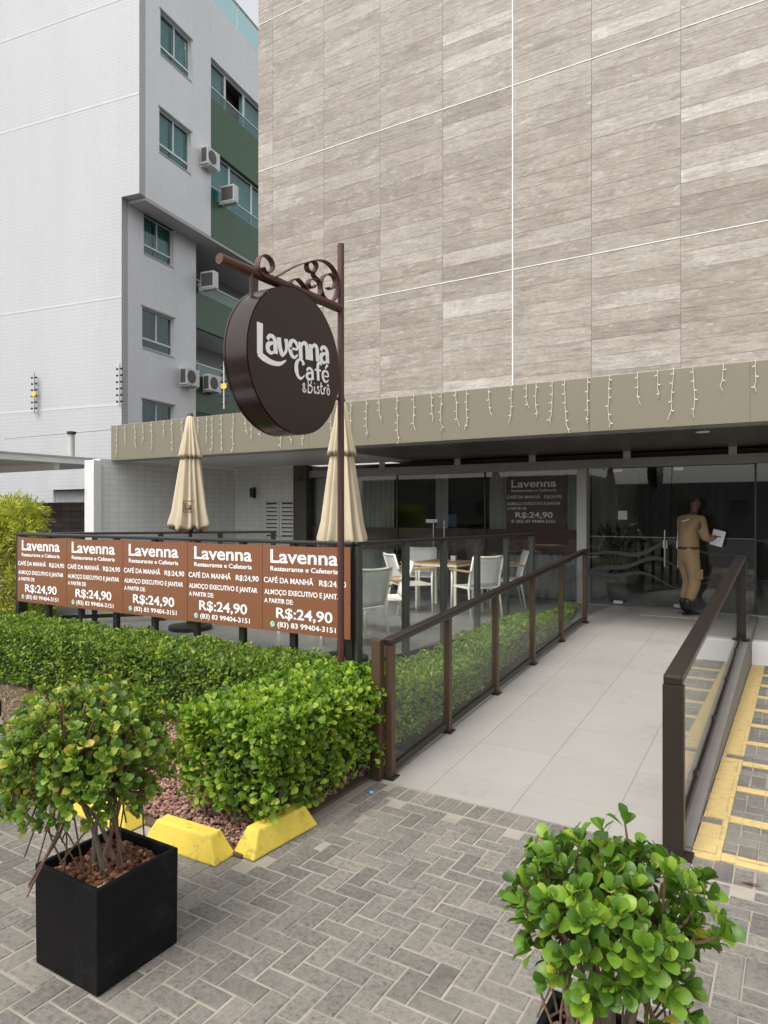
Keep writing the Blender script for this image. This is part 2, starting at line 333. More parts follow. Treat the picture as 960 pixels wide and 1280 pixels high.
for i in range(-7, 14):
    for j in range(41, 97):
        k = (i - j) % 4
        if k == 0: x, y, t = (i + 1) * u, (j + .5) * u, 0
        elif k == 2: x, y, t = (i + .5) * u, j * u, 1
        else: continue
        if y < 4.20 or x < -.52: continue
        stones.append((x, y, t, pk))
scored = []
for s in stones:
    px, py, d = pixpos((s[0], s[1], 0)); vis = d > .5 and -15 < px < 975 and py < 1290
    if vis and s[3] is pv and 60 < px < 215 and 1050 < py < 1200: vis = False      # under the planter
    scored.append((1 / d if vis else 0, s))
scored.sort(key=lambda t: -t[0])
pmesh = [PX.mesh('paver'), PY.mesh('paver')]
for me in pmesh: me.materials.append(M['paver'])
rest = {pv: MB(), pk: MB()}; cnt = {pv: 0, pk: 0}; lim = {pv: 300, pk: 90}
for sco, (x, y, t, g) in scored:
    x += random.uniform(-.0018, .0018); y += random.uniform(-.0018, .0018); z = random.uniform(-.003, .0015); a = random.gauss(0, .008)
    if sco > 0 and cnt[g] < lim[g]:
        cnt[g] += 1; o = obj('paver', pmesh[t], None, g); o.location = (x, y, z); o.rotation_euler = (random.gauss(0, .004), random.gauss(0, .004), a)
    else:
        src = (PX, PY)[t]; ca, sa = math.cos(a), math.sin(a)
        rest[g].add([(x + p[0] * ca - p[1] * sa, y + p[0] * sa + p[1] * ca, z + p[2]) for p in src.v], src.f)
rest[pv].build('paver_field', 'paver', pv, kind='stuff'); rest[pk].build('paver_field', 'paver', pk, kind='stuff')
# painted bay markings
def marking(name, x0, x1, y0, y1):
    mb = MB()
    for (x, y, t, g) in stones:
        if g is not pk and y < 4.0: continue
        hx, hy = (.0982, .0482) if t == 0 else (.0482, .0982)
        a, b, c_, d = max(x0, x - hx), min(x1, x + hx), max(y0, y - hy), min(y1, y + hy)
        if b - a > .006 and d - c_ > .006 and random.random() > .012: mb.box(a, b, c_, d, .0016, .0045)
    mb.box(x0, x1, y0, y1, -.0044, -.0012)
    mb.build(name, 'yellow_mark', pk)
marking('lane_marking', -.518, -.375, 4.13, 9.66)
for k in range(10): marking('bay_stripe', -.373, 1.3, 4.14 + k * .545, 4.235 + k * .545)
# raised platform before the right shop window, white kerb
MB().prism([(-.522, 9.86), (8, 9.86), (8, 11.6), (-.522, 11.6)], -.05, [.275, .275, .398, .398]).build('platform', 'concrete', kind='structure')
MB().box(-.5215, 8, 9.68, 9.857, -.05, .285).build('kerb', 'white_paint', kind='structure', bevel=.012)
# ramp with tiles
rp = MB(); ys = [4.12, 9.32, 11.3]
rp.add([(x, y, z) for y in ys for x, z in ((-2.62, -.05), (-2.62, ramp_z(y) - .011), (-.525, ramp_z(y) - .011), (-.525, -.05))],
       [(i * 4 + k, i * 4 + (k + 1) % 4, i * 4 + 4 + (k + 1) % 4, i * 4 + 4 + k) for i in (0, 1) for k in range(3)] + [(0, 3, 2, 1), (8, 9, 10, 11)])
rpo = rp.build('ramp', mat('ramp_concrete', (.22, .205, .19), .85, var=.2, vs=7), kind='structure')
xs = [-2.615, -2.172, -1.575, -.98, -.628]; yy = [4.12] + [4.45 + .6 * k for k in range(12)]; yy = [y for y in yy if y < 11.25] + [11.29]
for a, b in zip(yy, yy[1:]):
    for c0, c1 in zip(xs, xs[1:]):
        g = .0011; pts = [(c0 + g, a + g), (c1 - g, a + g), (c1 - g, b - g), (c0 + g, b - g)]; zz = [ramp_z(q[1]) for q in pts]
        MB().prism(pts, [q - .010 for q in zz], zz).build('tile', 'ramp', rpo)
MB().box(-2.0, -1.0, 10.45, 11.1, .4, .412).build('door_mat', mat('mat_fibre', (.34, .29, .25), .95, var=.2, vs=30), label='thin beige door mat before the glass entrance door', category='mat')
# terrace
TP = [(-8.75, 5.08), (-3.40, 5.08), (-2.86, 8.6), (-2.63, 9.4), (-2.63, 11.3), (-10.8, 11.3), (-10.8, 7.2)]
to = MB().prism(TP, -.05, .385).build('terrace', 'concrete', kind='structure')
def inside(x, y, P):
    r = False
    for (x0, y0), (x1, y1) in zip(P, P[1:] + P[:1]):
        if (y0 > y) != (y1 > y) and x < (x1 - x0) * (y - y0) / (y1 - y0) + x0: r = not r
    return r
for i in range(-14, 0):
    for j in range(7, 19):
        x, y = i * .6 - 2.4, j * .6 + .75
        q = [(x + .0015, y + .0015), (x + .5985, y + .0015), (x + .5985, y + .5985), (x + .0015, y + .5985)]
        if all(inside(*c_, TP) for c_ in q): MB().prism(q, .3855, .40).build('tile', 'deck', to)
MB().prism(TP, .38502, .3925).build('terrace_grout', 'deck', to)

# ------------------------------------------------------------------ commercial building: facade, fascia, canopy
YF = 8.25
bl = empty('commercial_building', (-3, YF, 0), label='tall building clad in greyed wood-look porcelain panels above the shop', category='building')
bl_off = Vector((-3, YF, 0))
def bp(mb, name, m, parent=bl, **k):
    if parent is bl: mb.v = [tuple(Vector(v) - bl_off) for v in mb.v]
    return mb.build(name, m, parent, **k)
XJ = [-7.35, -7.05] + [-7.05 + .985 * k for k in range(1, 13)]
ZJ = [3.40, 4.967, 7.295, 9.62, 11.95]
bp(MB().box(-7.34, 4.8, YF + .012, YF + 12, 2.95, 14), 'wall', 'interior_dark')
for ci, (x0, x1) in enumerate(zip(XJ, XJ[1:])):
    for ri, (z0, z1) in enumerate(zip(ZJ, ZJ[1:])):
        a, b = x0 + (.007 if abs(x0 + 3.11) < .01 else .0012), x1 - (.007 if abs(x1 + 3.11) < .01 else .0012)
        pc = bp(MB().box(a, b, YF + .004, YF + .011, z0 + .004, z1 - .004), 'cladding_panel', M['plank'])
        if pixpos((x1, YF, z0))[1] < -20 or pixpos((x0, YF, z0))[0] > 985: continue
        z = z0 + .008; e = z1 - .008
        while z < e - .01:
            h = random.choice((.155, .185, .2, .2, .235)); zt = min(z + h, e)
            if e - zt < .08: zt = e
            y = YF + random.uniform(-.0012, .0006)
            o = MB().box(a + .0006, b - .0006, y, YF + .0035, z, zt - .0032).build('plank', M['plank'], pc); o.location = Vector((0, 0, 0)) - bl_off
            z = zt
for z in ZJ[1:4]: bp(MB().box(-7.35, 4.8, YF - .004, YF + .003, z - .0055, z + .0055), 'joint_strip', 'white_paint')
bp(MB().box(-3.117, -3.103, YF - .0052, YF + .003, 3.4, 14), 'joint_strip', 'white_paint')
# fascia panels and soffit
fz0, fz1, fy = 2.845, 3.48, 8.13
fx = [-10.80, -8.4, -6.25, -4.05, -2.12, -.45, 1.6, 4.8]
bp(MB().box(-10.79, 4.79, fy + .012, YF + .3, fz0 + .006, fz1 - .004), 'fascia_frame', 'frame_grey')
for a, b in zip(fx, fx[1:]): bp(MB().box(a + .002, b - .002, fy, fy + .010, fz0, fz1), 'fascia_panel', 'fascia')
for a, b in zip(fx, fx[1:]):
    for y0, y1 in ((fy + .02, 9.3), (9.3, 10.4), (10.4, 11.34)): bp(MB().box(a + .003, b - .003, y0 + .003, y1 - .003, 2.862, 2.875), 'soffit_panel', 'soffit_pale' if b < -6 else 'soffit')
bp(MB().box(-10.8, 4.8, YF + .31, 11.34, 2.88, 2.95), 'canopy_slab', 'interior_dark')
for x in (-7.9, -1.0): bp(MB().lathe([(.0, 2.852), (.07, 2.852), (.08, 2.858), (.08, 2.8615)], (x, 9.0), 14), 'downlight', 'white_paint')
# shopfront: header beam, columns, glass, doors
YD = 11.35
bp(MB().box(-8.69, 4.8, YD - .05, YD + .05, 2.61, 2.755), 'header_beam', 'frame_grey')
for x in (-8.0, -6.9, -5.3, -3.9, -2.35, -.85, .4): bp(MB().box(x - .055, x + .055, YD - .09, YD - .052, 2.745, 2.862), 'header_bracket', 'grey_paint')
bp(MB().box(-9.03, -8.69, YD - .14, YD + .3, .4, 2.862), 'column', mat('olive_panel', (.075, .068, .05), .4))
bp(MB().box(-3.14, -2.985, YD - .09, YD + .15, .4, 2.609), 'column', 'grey_paint')
bp(MB().box(-.10, .32, 10.85, 11.25, .30, 2.861), 'column', mat('cream_tile', (.62, .56, .45), .45))
def gpane(x0, x1, z0, z1, name='window_pane', y=YD): return bp(MB().box(x0, x1, y - .005, y + .005, z0, z1), name, 'shop_glass')
for a, b in ((-8.68, -7.65), (-7.645, -6.6)): gpane(a, b, .41, 2.61)
for a, b, hx in ((-6.595, -5.70, -5.80), (-5.69, -4.80, -5.58)):
    d = gpane(a, b, .42, 2.6, 'glass_door')
    o = MB().tube([(hx, YD - .05, 1.1), (hx, YD - .05, 1.75)], .012, 8).build('handle', 'chrome', d); o.location = -bl_off
gpane(-4.79, -4.44, .41, 2.61); gpane(-4.435, -3.145, .41, 2.61)
gpane(-2.98, -2.60, .41, 2.61); gpane(-.55, 1.2, .41, 2.61); gpane(1.205, 3, .41, 2.61)
for a, b, hx in ((-2.59, -1.70, -1.79), (-1.69, -.57, -1.60)):
    d = gpane(a, b, .42, 2.6, 'glass_door')
    o = MB().tube([(hx, YD - .05, 1.05), (hx, YD - .05, 1.62)], .013, 8).build('handle', 'chrome', d); o.location = -bl_off
    o = MB().box(hx - .03, hx + .03, YD - .03, YD + .03, 1.34, 1.46).build('lock', 'white_paint', d); o.location = -bl_off
    for z in (.43, 2.54):
        o = MB().box(a + .02, a + .16, YD - .016, YD + .016, z, z + .05).build('hinge', 'chrome', d); o.location = -bl_off
bp(MB().box(-.57, -.545, YD - .03, YD + .03, .41, 2.61), 'mullion', 'black_metal')
for x in (-6.598, -4.795): bp(MB().box(x - .012, x + .012, YD - .02, YD + .02, .41, 2.61), 'mullion', 'bronze_dark')
bp(MB().box(-8.68, -3.145, YD + .012, YD + .018, 1.20, 1.60), 'window_band', 'banner_dark')
# wavy frosted bands on the entrance glass
for k, (z, am, ph) in enumerate(((1.30, .10, .3), (1.02, .12, 1.6), (.85, .08, 2.9))):
    mb = MB(); n = 40
    for i in range(n + 1):
        x = -2.97 + 2.4 * i / n; zc = z + am * math.sin(x * 3.1 + ph) + .05 * math.sin(x * 6.7 + ph); h = .022 + .012 * math.sin(x * 2.3 + k)
        mb.v += [(x, YD - .0075 - .0004 * k, zc - h), (x, YD - .0075 - .0004 * k, zc + h)]
    mb.f = [(2 * i, 2 * i + 2, 2 * i + 3, 2 * i + 1) for i in range(n)]
    bp(mb, 'wave_decal', mat('frosted_film', (.05, .05, .048), .6))
bp(MB().box(-2.97, -.57, YD - .0072, YD - .0055, 1.50, 1.508), 'line_decal', 'frame_grey')
bp(MB().box(-2.50, -2.36, YD - .009, YD - .0056, 1.78, 1.92), 'door_sticker', 'grey_paint')
bp(MB().box(-5.98, -5.74, YD - .009, YD - .0056, 1.70, 1.765), 'door_sticker', 'white_paint')
# interior
itr = empty('shop_interior', (-4, 13, .4), kind='structure')
def ip(mb, name, m): mb.v = [tuple(Vector(v) - Vector((-4, 13, .4))) for v in mb.v]; return mb.build(name, m, itr)
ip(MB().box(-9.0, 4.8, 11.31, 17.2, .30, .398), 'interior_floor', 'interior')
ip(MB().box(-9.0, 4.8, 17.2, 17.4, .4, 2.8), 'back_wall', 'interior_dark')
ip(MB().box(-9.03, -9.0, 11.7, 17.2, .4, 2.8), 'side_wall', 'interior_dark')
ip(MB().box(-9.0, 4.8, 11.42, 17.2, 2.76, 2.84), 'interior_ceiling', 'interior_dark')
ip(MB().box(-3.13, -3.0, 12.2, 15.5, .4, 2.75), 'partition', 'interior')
def curtain(x0, x1, y, z0, z1, m='curtain', label=None):
    n = int((x1 - x0) / .022); mb = MB()
    for i in range(n + 1):
        x = x0 + (x1 - x0) * i / n; yy_ = y + .035 * math.sin(i * 1.15 + .5 * math.sin(i * .31)); mb.v += [(x, yy_, z0), (x + random.uniform(-.004, .004), yy_, z1)]
    mb.f = [(2 * i, 2 * i + 2, 2 * i + 3, 2 * i + 1) for i in range(n)]
    return mb
for x0, x1, lab in ((-8.65, -6.75, 'grey pleated curtain behind the shop window by the olive column'), (-5.86, -5.6, 'narrow grey curtain gathered between the terrace doors'), (-4.78, -4.42, 'dark curtain gathered beside the window menu banner'), (-4.40, -3.16, 'grey pleated curtain hanging behind the window menu banner')):
    curtain(x0, x1, YD + .16, .42, 2.6).build('curtain', 'curtain', smooth=True, label=lab, category='curtain', group='shop window curtains')
ct = empty('service_counter', (-5.2, 14, .4), label='grey service counter inside the shop behind the terrace doors', category='counter')
MB().box(-1.0, 1.0, -.3, .3, 0, 1.05).build('counter_body', 'interior', ct); MB().box(-1.05, 1.05, -.35, .35, 1.052, 1.10).build('counter_top', 'frame_grey', ct)
MB().box(-6.35, -5.95, 12.6, 12.64, 1.6, 1.85).build('poster', 'screen_blue', label='blue poster inside the shop beside the terrace doors', category='poster')
dr = empty('slatted_door', (-2.0, 15.0, .4), label='brown slatted wooden door inside the entrance hall', category='door')
for k in range(9): MB().box(-.75 + k * .17, -.75 + k * .17 + .12, 0, .04, 0, 2.1).build('slat', 'dark_wood', dr)
# potted palm inside
pt = empty('potted_plant', (-2.62, 11.85, .4), label='potted leafy palm standing inside the entrance glass', category='plant')
MB().lathe([(.0, 0), (.14, 0), (.19, .3), (.17, .3), (.0, .27)], seg=16).build('pot', 'pot', pt, smooth=True)
lf = MB(); st = MB()
for k in range(46):
    a = random.uniform(0, 6.28); h = random.uniform(.5, 1.25); r = random.uniform(.15, .42); b0 = Vector((0, 0, .28)); tip = Vector((r * math.cos(a), r * math.sin(a), h))
    mid = (b0 + tip) / 2 + Vector((0, 0, .18)); st.tube([b0, mid, tip], .005, 4)
    d = (tip - mid).normalized(); s_ = d.cross(Vector((0, 0, 1))).normalized() * .03
    for q in range(5):
        c0 = mid.lerp(tip, .4 + .15 * q); dd = (d + s_ * random.choice((-1, 1)) * 18 + Vector((0, 0, random.uniform(-.6, .3)))).normalized() * .2; ww = dd.cross(Vector((0, 0, 1))).normalized() * .018
        lf.add([c0, c0 + dd * .5 + ww, c0 + dd, c0 + dd * .5 - ww], [(0, 1, 2, 3)])
st.build('stem', 'twig', pt); lf.build('foliage', 'leaf_palm', pt, kind='stuff')

# ------------------------------------------------------------------ icicle lights on the fascia
icl = empty('icicle_lights', (-5.5, fy - .01, fz1), label='white icicle string lights hanging along the beige canopy fascia', category='string lights')
wire = MB(); pts = []
x = -10.7
while x < .4:
    pts.append((x + 5.5, .034, .002)); x += .15
wire.tube(pts, .004, 5).build('lead_wire', 'string', icl)
x = -10.6; k = 0
while x < .35:
    ln = random.choice((.30, .36, .48, .56, .42, .63)) * random.uniform(.9, 1.08); mb = MB(); n = max(5, int(ln / .05)); px_ = 0; path = []
    for i in range(n + 1):
        px_ += random.uniform(-.006, .006) + (.018 * random.choice((-1, 1)) if i > n - 2 else 0); path.append((x + 5.5 + px_, -.014 + random.uniform(-.003, .002), -ln * i / n))
    mb.tube(path, .0030, 5)
    for i in range(1, n, 2):
        q = Vector(path[i]); s_ = random.choice((-1, 1)); mb.tube([q, q + Vector((s_ * .022, -.006, -.012)), q + Vector((s_ * .030, -.008, -.004))], [.0035, .0062, .003], 5)
    mb.build('strand', 'string', icl); x += random.choice((.16, .2, .22, .26, .3, .12)); k += 1

# ------------------------------------------------------------------ banners
BW, BH = 1.035, .83
def banner_print(parent, dark=False, W=BW, Hh=BH, y=-.006):
    pr = 'white_print' if not dark else 'grey_paint'
    X = lambda f: (f - .5) * W
    Z = lambda f: -f * Hh
    for (s, a, b, t, bt, bd) in (('Lavenna', .10, .87, .045, .205, .018), ('Restaurante e Cafeteria', .10, .87, .245, .30, .015), ('CAFÉ DA MANHÃ', .02, .60, .375, .44, .015), ('R$:24,90', .665, .955, .375, .44, .015),
            ('ALMOÇO EXECUTIVO E JANTAR', .025, .94, .515, .575, .018), ('A PARTIR DE:', .025, .37, .62, .675, .018), ('R$:24,90', .17, .81, .72, .84, .018), ('(83) 83 99404-3151', .185, .845, .885, .945, .016)):
        key = (s, a, dark)
        if key not in cache:
            cache[key] = fit_text(s, X(a), X(b), Z(bt), Z(t), bd); cache[key].name = 'lettering'; cache[key].materials.append(M[pr])
        o = obj('lettering', cache[key], None, parent); o.location = (0, y, 0)
    if 'logo' not in cache:
        mb = MB(); mb.v = [(.03 * math.cos(k / 20 * 6.283), 0, .03 * math.sin(k / 20 * 6.283)) for k in range(20)]; mb.v[14] = (-.020, 0, -.036); mb.f = [tuple(range(20))]; cache['logo'] = mb.mesh('logo'); cache['logo'].materials.append(M['green_print'])
        mb = MB(); ou = [(.024 * math.cos(k / 20 * 6.283), -.0007, .024 * math.sin(k / 20 * 6.283)) for k in range(20)]; inn = [(.019 * math.cos(k / 20 * 6.283), -.0007, .019 * math.sin(k / 20 * 6.283)) for k in range(20)]
        mb.add(ou + inn, [(k, (k + 1) % 20, 20 + (k + 1) % 20, 20 + k) for k in range(20)])
        arc = [(-.010 + .0, .010), (-.009, .0), (-.003, -.007), (.006, -.011), (.011, -.007), (.006, -.003), (.002, -.005), (-.003, .001), (-.0035, .006), (-.006, .011)]
        mb.add([(a, -.0007, b) for a, b in arc], [tuple(range(10))]); cache['phone'] = mb.mesh('logo_print'); cache['phone'].materials.append(M['white_print'])
    o = obj('logo', cache['logo'], None, parent); o.location = (X(.125), y, Z(.918)); q = obj('logo_print', cache['phone'], None, o)
cache = {}
where = ['beside the brown sign pole', 'second from the brown sign pole', 'third from the brown sign pole', 'fourth from the brown sign pole', 'beside the lime green bush']
for k in range(5):
    xc = -3.44 - BW * (k + .5)
    b = empty('menu_banner', (xc, 5.085, 1.585), label='brown menu banner with white lettering on terrace railing, ' + where[k], category='banner', group='brown menu banners along the terrace railing')
    mb = MB(); n = 8
    for i in range(n + 1):
        xx = (-.5 + i / n) * (BW - .006); zt = -.010 * math.sin(i / n * math.pi) * (1 if k != 4 else 1.5)
        mb.v += [(xx, -.003, zt), (xx, -.003, -BH), (xx, .002, zt), (xx, .002, -BH)]
    for i in range(n):
        a = 4 * i; mb.f += [(a, a + 1, a + 5, a + 4), (a + 2, a + 6, a + 7, a + 3), (a, a + 4, a + 6, a + 2), (a + 1, a + 3, a + 7, a + 5)]
    mb.f += [(0, 2, 3, 1), (4 * n, 4 * n + 1, 4 * n + 3, 4 * n + 2)]
    mb.build('panel', 'banner', b); banner_print(b)
b = empty('window_banner', (-3.90, YD + .035, 2.50), label='dark brown menu banner inside the shop window beside the grey column', category='banner')
MB().box(-BW / 2, BW / 2, 0, .004, -.93, 0).build('panel', 'banner_dark', b); banner_print(b, False, y=-.004)

# ------------------------------------------------------------------ railings
def railing(name, A, Bp, zf, posts, h, pw, label, mpost, mrail, top=(.08, .05), group=None, glassy=True, feet=True, gz=.1, cat='railing', plate=True):
    A, Bp = Vector((*A, 0)), Vector((*Bp, 0)); d = (Bp - A); Ln = d.length; d.normalize(); nrm = Vector((-d.y, d.x, 0))
    r = empty(name, (A.x, A.y, zf(0)), label=label, category=cat, group=group); off = Vector((A.x, A.y, zf(0)))
    P = lambda t, z: Vector((A.x + d.x * t, A.y + d.y * t, zf(t) + z)) - off
    rot = Matrix(((d.x, nrm.x, 0), (d.y, nrm.y, 0), (0, 0, 1)))
    for i, t in enumerate(posts):
        mb = MB().obox(P(t, (h - top[1]) / 2), pw[0] / 2, pw[1] / 2, (h - top[1]) / 2, rot)
        o = mb.build('post', mpost, r, bevel=.004)
        if feet: MB().obox(P(t, .006), pw[0] * .9, pw[1] * .9, .008, rot).build('base_plate', mrail, r)
    a, b_ = P(posts[0] - pw[0] / 2 - .01, h - top[1] / 2), P(posts[-1] + pw[0] / 2 + .01, h - top[1] / 2)
    MB().bar(a, b_, top[0], top[1]).build('handrail', mrail, r, bevel=.012)
    if gz: MB().bar(P(posts[0] + pw[0] / 2, gz - .025), P(posts[-1] - pw[0] / 2, gz - .025), .03, .05).build('bottom_rail', mrail, r)
    if glassy:
        for t0, t1 in zip(posts, posts[1:]):
            t0 += pw[0] / 2 + .004; t1 -= pw[0] / 2 + .004
            c4 = [P(t0, gz + .003), P(t1, gz + .003), P(t1, h - top[1] - .004), P(t0, h - top[1] - .004)]; nn = nrm * .004
            MB().add([q - nn for q in c4] + [q + nn for q in c4], [(0, 1, 2, 3), (7, 6, 5, 4), (0, 4, 5, 1), (1, 5, 6, 2), (2, 6, 7, 3), (3, 7, 4, 0)]).build('glass_pane', 'glass', r)
    return r
zr = lambda y0: (lambda t: ramp_z(y0 + t))
railing('ramp_railing', (-2.5, 4.2), (-2.5, 9.4), zr(4.2), [0, .93, 1.97, 3.03, 4.08, 5.16], 1.0, (.055, .055), 'bronze post and glass ramp railing beside the small green hedge', 'bronze', 'bronze_dark', top=(.085, .05), gz=.09)
MB().box(-2.60, -2.528, 4.10, 4.168, .0, .99).build('end_post', 'bronze', bpy.data.objects['ramp_railing'], bevel=.004).location = Vector((2.5, -4.2, 0))
rr = railing('ramp_railing', (-.6, 4.08), (-.6, 9.2), zr(4.08), [0, 5.05], 1.0, (.06, .11), 'frameless glass ramp railing with dark handrail beside the yellow striped bay', 'bronze_dark', 'bronze_dark', top=(.10, .055), gz=.075)
for y in (.9, 2.0, 3.1, 4.2): MB().box(-.014, .016, y - .025, y + .025, ramp_z(4.08 + y) + .05, ramp_z(4.08 + y) + .11).build('glass_clamp', 'black_metal', rr)
flat = lambda t: .40
tp = [.03] + [.03 + .647 * k for k in range(1, 9)]
n = int(5.3 / .66)
railing('terrace_railing', (-8.74, 5.15), (-3.44, 5.15), flat, [.05 + 5.2 * k / 8 for k in range(9)], 1.23, (.07, .05), 'black framed glass railing carrying the brown menu banners', 'black_metal', 'black_metal', top=(.08, .035), gz=.12)
railing('terrace_railing', (-3.43, 5.19), (-2.93, 8.50), flat, [.0, .70, 1.35, 2.01, 2.67, 3.32], 1.23, (.07, .05), 'dark framed glass terrace railing running beside the ramp hedge', mat('olive_metal', (.05, .052, .045), .4), 'black_metal', top=(.06, .035), gz=.12)
railing('terrace_railing', (-8.74, 5.2), (-6.45, 7.75), flat, [.05, .9, 1.75, 2.55, 3.3], 1.23, (.07, .05), 'black framed glass railing on the terrace side by the white tiled wall', 'black_metal', 'black_metal', top=(.06, .035), gz=.12)

# ------------------------------------------------------------------ round hanging sign on its pole
sg = empty('hanging_sign', (-3.21, 4.6, 0), label='round dark brown hanging cafe sign with white lettering on a scrolled steel pole', category='sign')
so_ = Vector((-3.21, 4.6, 0))
def sp_(mb, name, m, parent=sg, **k): mb.v = [tuple(Vector(v) - so_) for v in mb.v]; return mb.build(name, m, parent, **k)
sp_(MB().tube([(-3.21, 4.6, -.02), (-3.21, 4.6, 4.09)], .028, 14), 'pole', 'pole_brown', smooth=False)
sp_(MB().tube([(-3.21, 4.575, 3.56), (-3.25, 3.27, 3.56)], .036, 14), 'arm', 'pole_brown')
yc, zc, RD = 3.895, 2.985, .525
def disc(x0, x1, r, n=72): # lying along X
    mb = MB(); mb.v = [(x, yc + r * math.cos(6.28318 * k / n), zc + r * math.sin(6.28318 * k / n)) for x in (x0, x1) for k in range(n)]
    mb.f = [(k, (k + 1) % n, n + (k + 1) % n, n + k) for k in range(n)]; return mb, n
mb, n = disc(-3.31, -3.105, RD); o = sp_(mb, 'drum', 'sign_rim')
for p_ in o.data.polygons: p_.use_smooth = True
for xf in (-3.1015, -3.3135):
    mb, n = disc(xf - .0035, xf + .0035, RD - .004); mb.f += [tuple(range(n))[::-1], tuple(range(n, 2 * n))]; face = sp_(mb, 'face', 'sign_brown')
    if xf > -3.2: front_face = face
for x0 in (-3.118, -3.312): mb, n = disc(x0, x0 + .016, RD + .004); sp_(mb, 'rim', 'sign_rim')
for y in (3.55, 4.2):
    zt = zc + math.sqrt(RD ** 2 - (y - yc) ** 2)
    sp_(MB().tube([(-3.225, y, zt - .02), (-3.225, y, 3.54)], .014, 8), 'hanger', 'pole_brown')
sp_(MB().tube([(-3.21, 4.40, 2.82), (-3.21, 4.58, 2.82)], .012, 8), 'side_bracket', 'pole_brown')
# scrolls: flat steel bands bent in the plane of the sign
def crop2plane(x, y, X0=-3.215):
    px, py = 250 + x / 4.74, 290 + y / 4.74; l = (px - 480) / FPX; v = -(py - 640.5) / FPX
    r = (-math.sin(YAW) + l * math.cos(YAW), math.cos(YAW) + l * math.sin(YAW), v); t = X0 / r[0]; return (r[1] * t, 1.9 + v * t)
def scroll(pts):
    path = spline([Vector((*crop2plane(*p), 0)) for p in pts], 7); mb = MB(); n = len(path); hw, th = .022, .004
    for i, p in enumerate(path):
        t = (path[min(i + 1, n - 1)] - path[max(i - 1, 0)]).normalized(); q = Vector((-t.y, t.x)) * th
        mb.v += [(-3.215 + a * hw, p.x + b * q.x, p.y + b * q.y) for a, b in ((-1, -1), (1, -1), (1, 1), (-1, 1))]
    mb.f = [(4 * i + k, 4 * i + (k + 1) % 4, 4 * i + 4 + (k + 1) % 4, 4 * i + 4 + k) for i in range(n - 1) for k in range(4)] + [(0, 3, 2, 1), (4 * n - 4, 4 * n - 3, 4 * n - 2, 4 * n - 1)]
    sp_(mb, 'scroll', 'pole_brown')
scroll([(372, 212), (385, 240), (412, 242), (430, 210), (415, 165), (380, 140), (350, 155), (340, 205), (355, 250), (395, 278), (440, 272), (500, 240), (560, 207), (620, 187), (700, 170), (755, 188), (795, 235), (815, 300), (808, 370), (785, 412), (755, 412), (722, 370), (712, 315), (728, 268), (765, 250), (795, 275), (798, 315), (775, 342), (752, 332)])
scroll([(685, 222), (668, 242), (640, 232), (630, 200), (648, 178), (678, 182), (688, 210), (672, 240), (672, 262), (700, 290), (712, 335), (705, 375), (680, 388), (648, 368), (615, 325), (580, 285), (548, 285), (532, 310), (545, 335), (565, 338)])
scroll([(680, 318), (665, 335), (645, 325), (640, 300), (655, 282), (680, 282), (705, 300), (712, 340)])
# lettering on the face, drawn as broad strokes
lt = [0]; BOLD = 1.38
def stroke(pts, widths, ox, oz, s, tilt, name='lettering', y0=0):
    path = spline([Vector((*p, 0)) for p in pts], 6); n = len(path); mb = MB(); lt[0] += 1; ct_, st_ = math.cos(tilt), math.sin(tilt)
    wd = np.interp(np.linspace(0, 1, n), np.linspace(0, 1, len(widths)), widths)
    for i, p in enumerate(path):
        t = (path[min(i + 1, n - 1)] - path[max(i - 1, 0)]).normalized(); q = Vector((-t.y, t.x, 0)) * wd[i] * BOLD / 2
        for e in (p + q, p - q):
            uu, vv = e.x * s, e.y * s; mb.v.append((-3.0965 + .0003 * lt[0] % .006, ox + uu * ct_ - vv * st_, oz + uu * st_ + vv * ct_))
    mb.f = [(2 * i, 2 * i + 1, 2 * i + 3, 2 * i + 2) for i in range(n - 1)]
    return mb
A_ = [([(.14, .74), (.3, .97), (.6, .95), (.74, .7), (.74, .35), (.74, 0)], [.2, .16, .2, .27, .27, .27]), ([(.74, .6), (.45, .58), (.16, .42), (.15, .15), (.38, .0), (.6, .12), (.72, .3)], [.1, .14, .26, .26, .14, .1, .08])]
GL = {'a': (A_, .95), 'v': ([([(.1, 1), (.14, .5), (.28, .08), (.45, .02)], [.27, .27, .26, .14]), ([(.4, .02), (.62, .25), (.70, .6), (.68, 1)], [.14, .16, .2, .24])], .86),
      'e': ([([(.12, .5), (.45, .5), (.76, .54), (.70, .85), (.44, 1), (.18, .82), (.12, .45), (.25, .1), (.5, .0), (.78, .2)], [.1, .1, .12, .2, .14, .24, .28, .22, .14, .08])], .9),
      'n': ([([(.13, 1), (.13, 0)], [.27, .27]), ([(.2, .7), (.42, .98), (.66, .9), (.72, .6), (.72, 0)], [.08, .16, .25, .27, .27])], .93)}
def write(s, ox, oz, size, tilt, width):
    tot = sum(GL[c][1] for c in s); k = width / tot / size; u_ = 0; allb = MB()
    for c in s:
        for pts, wd in GL[c][0]:
            m_ = stroke([((u_ + p[0]) * k, p[1]) for p in pts], wd, ox, oz, size, tilt); allb.add(m_.v, m_.f)
        u_ += GL[c][1]
    return allb
TI = .075
LT = MB()
for pts, wd in (([(.15, 2.05), (.15, 1.0), (.15, .02)], [.42, .4, .4]), ([(.0, .08), (.5, -.12), (1.3, -.28), (2.1, -.22), (2.75, .12)], [.3, .34, .26, .2, .08])):
    m_ = stroke(pts, wd, 3.475, 2.955, .105, .0); LT.add(m_.v, m_.f)
m_ = write('avenna', 3.555, 2.985, .118, TI, .73); LT.add(m_.v, m_.f)
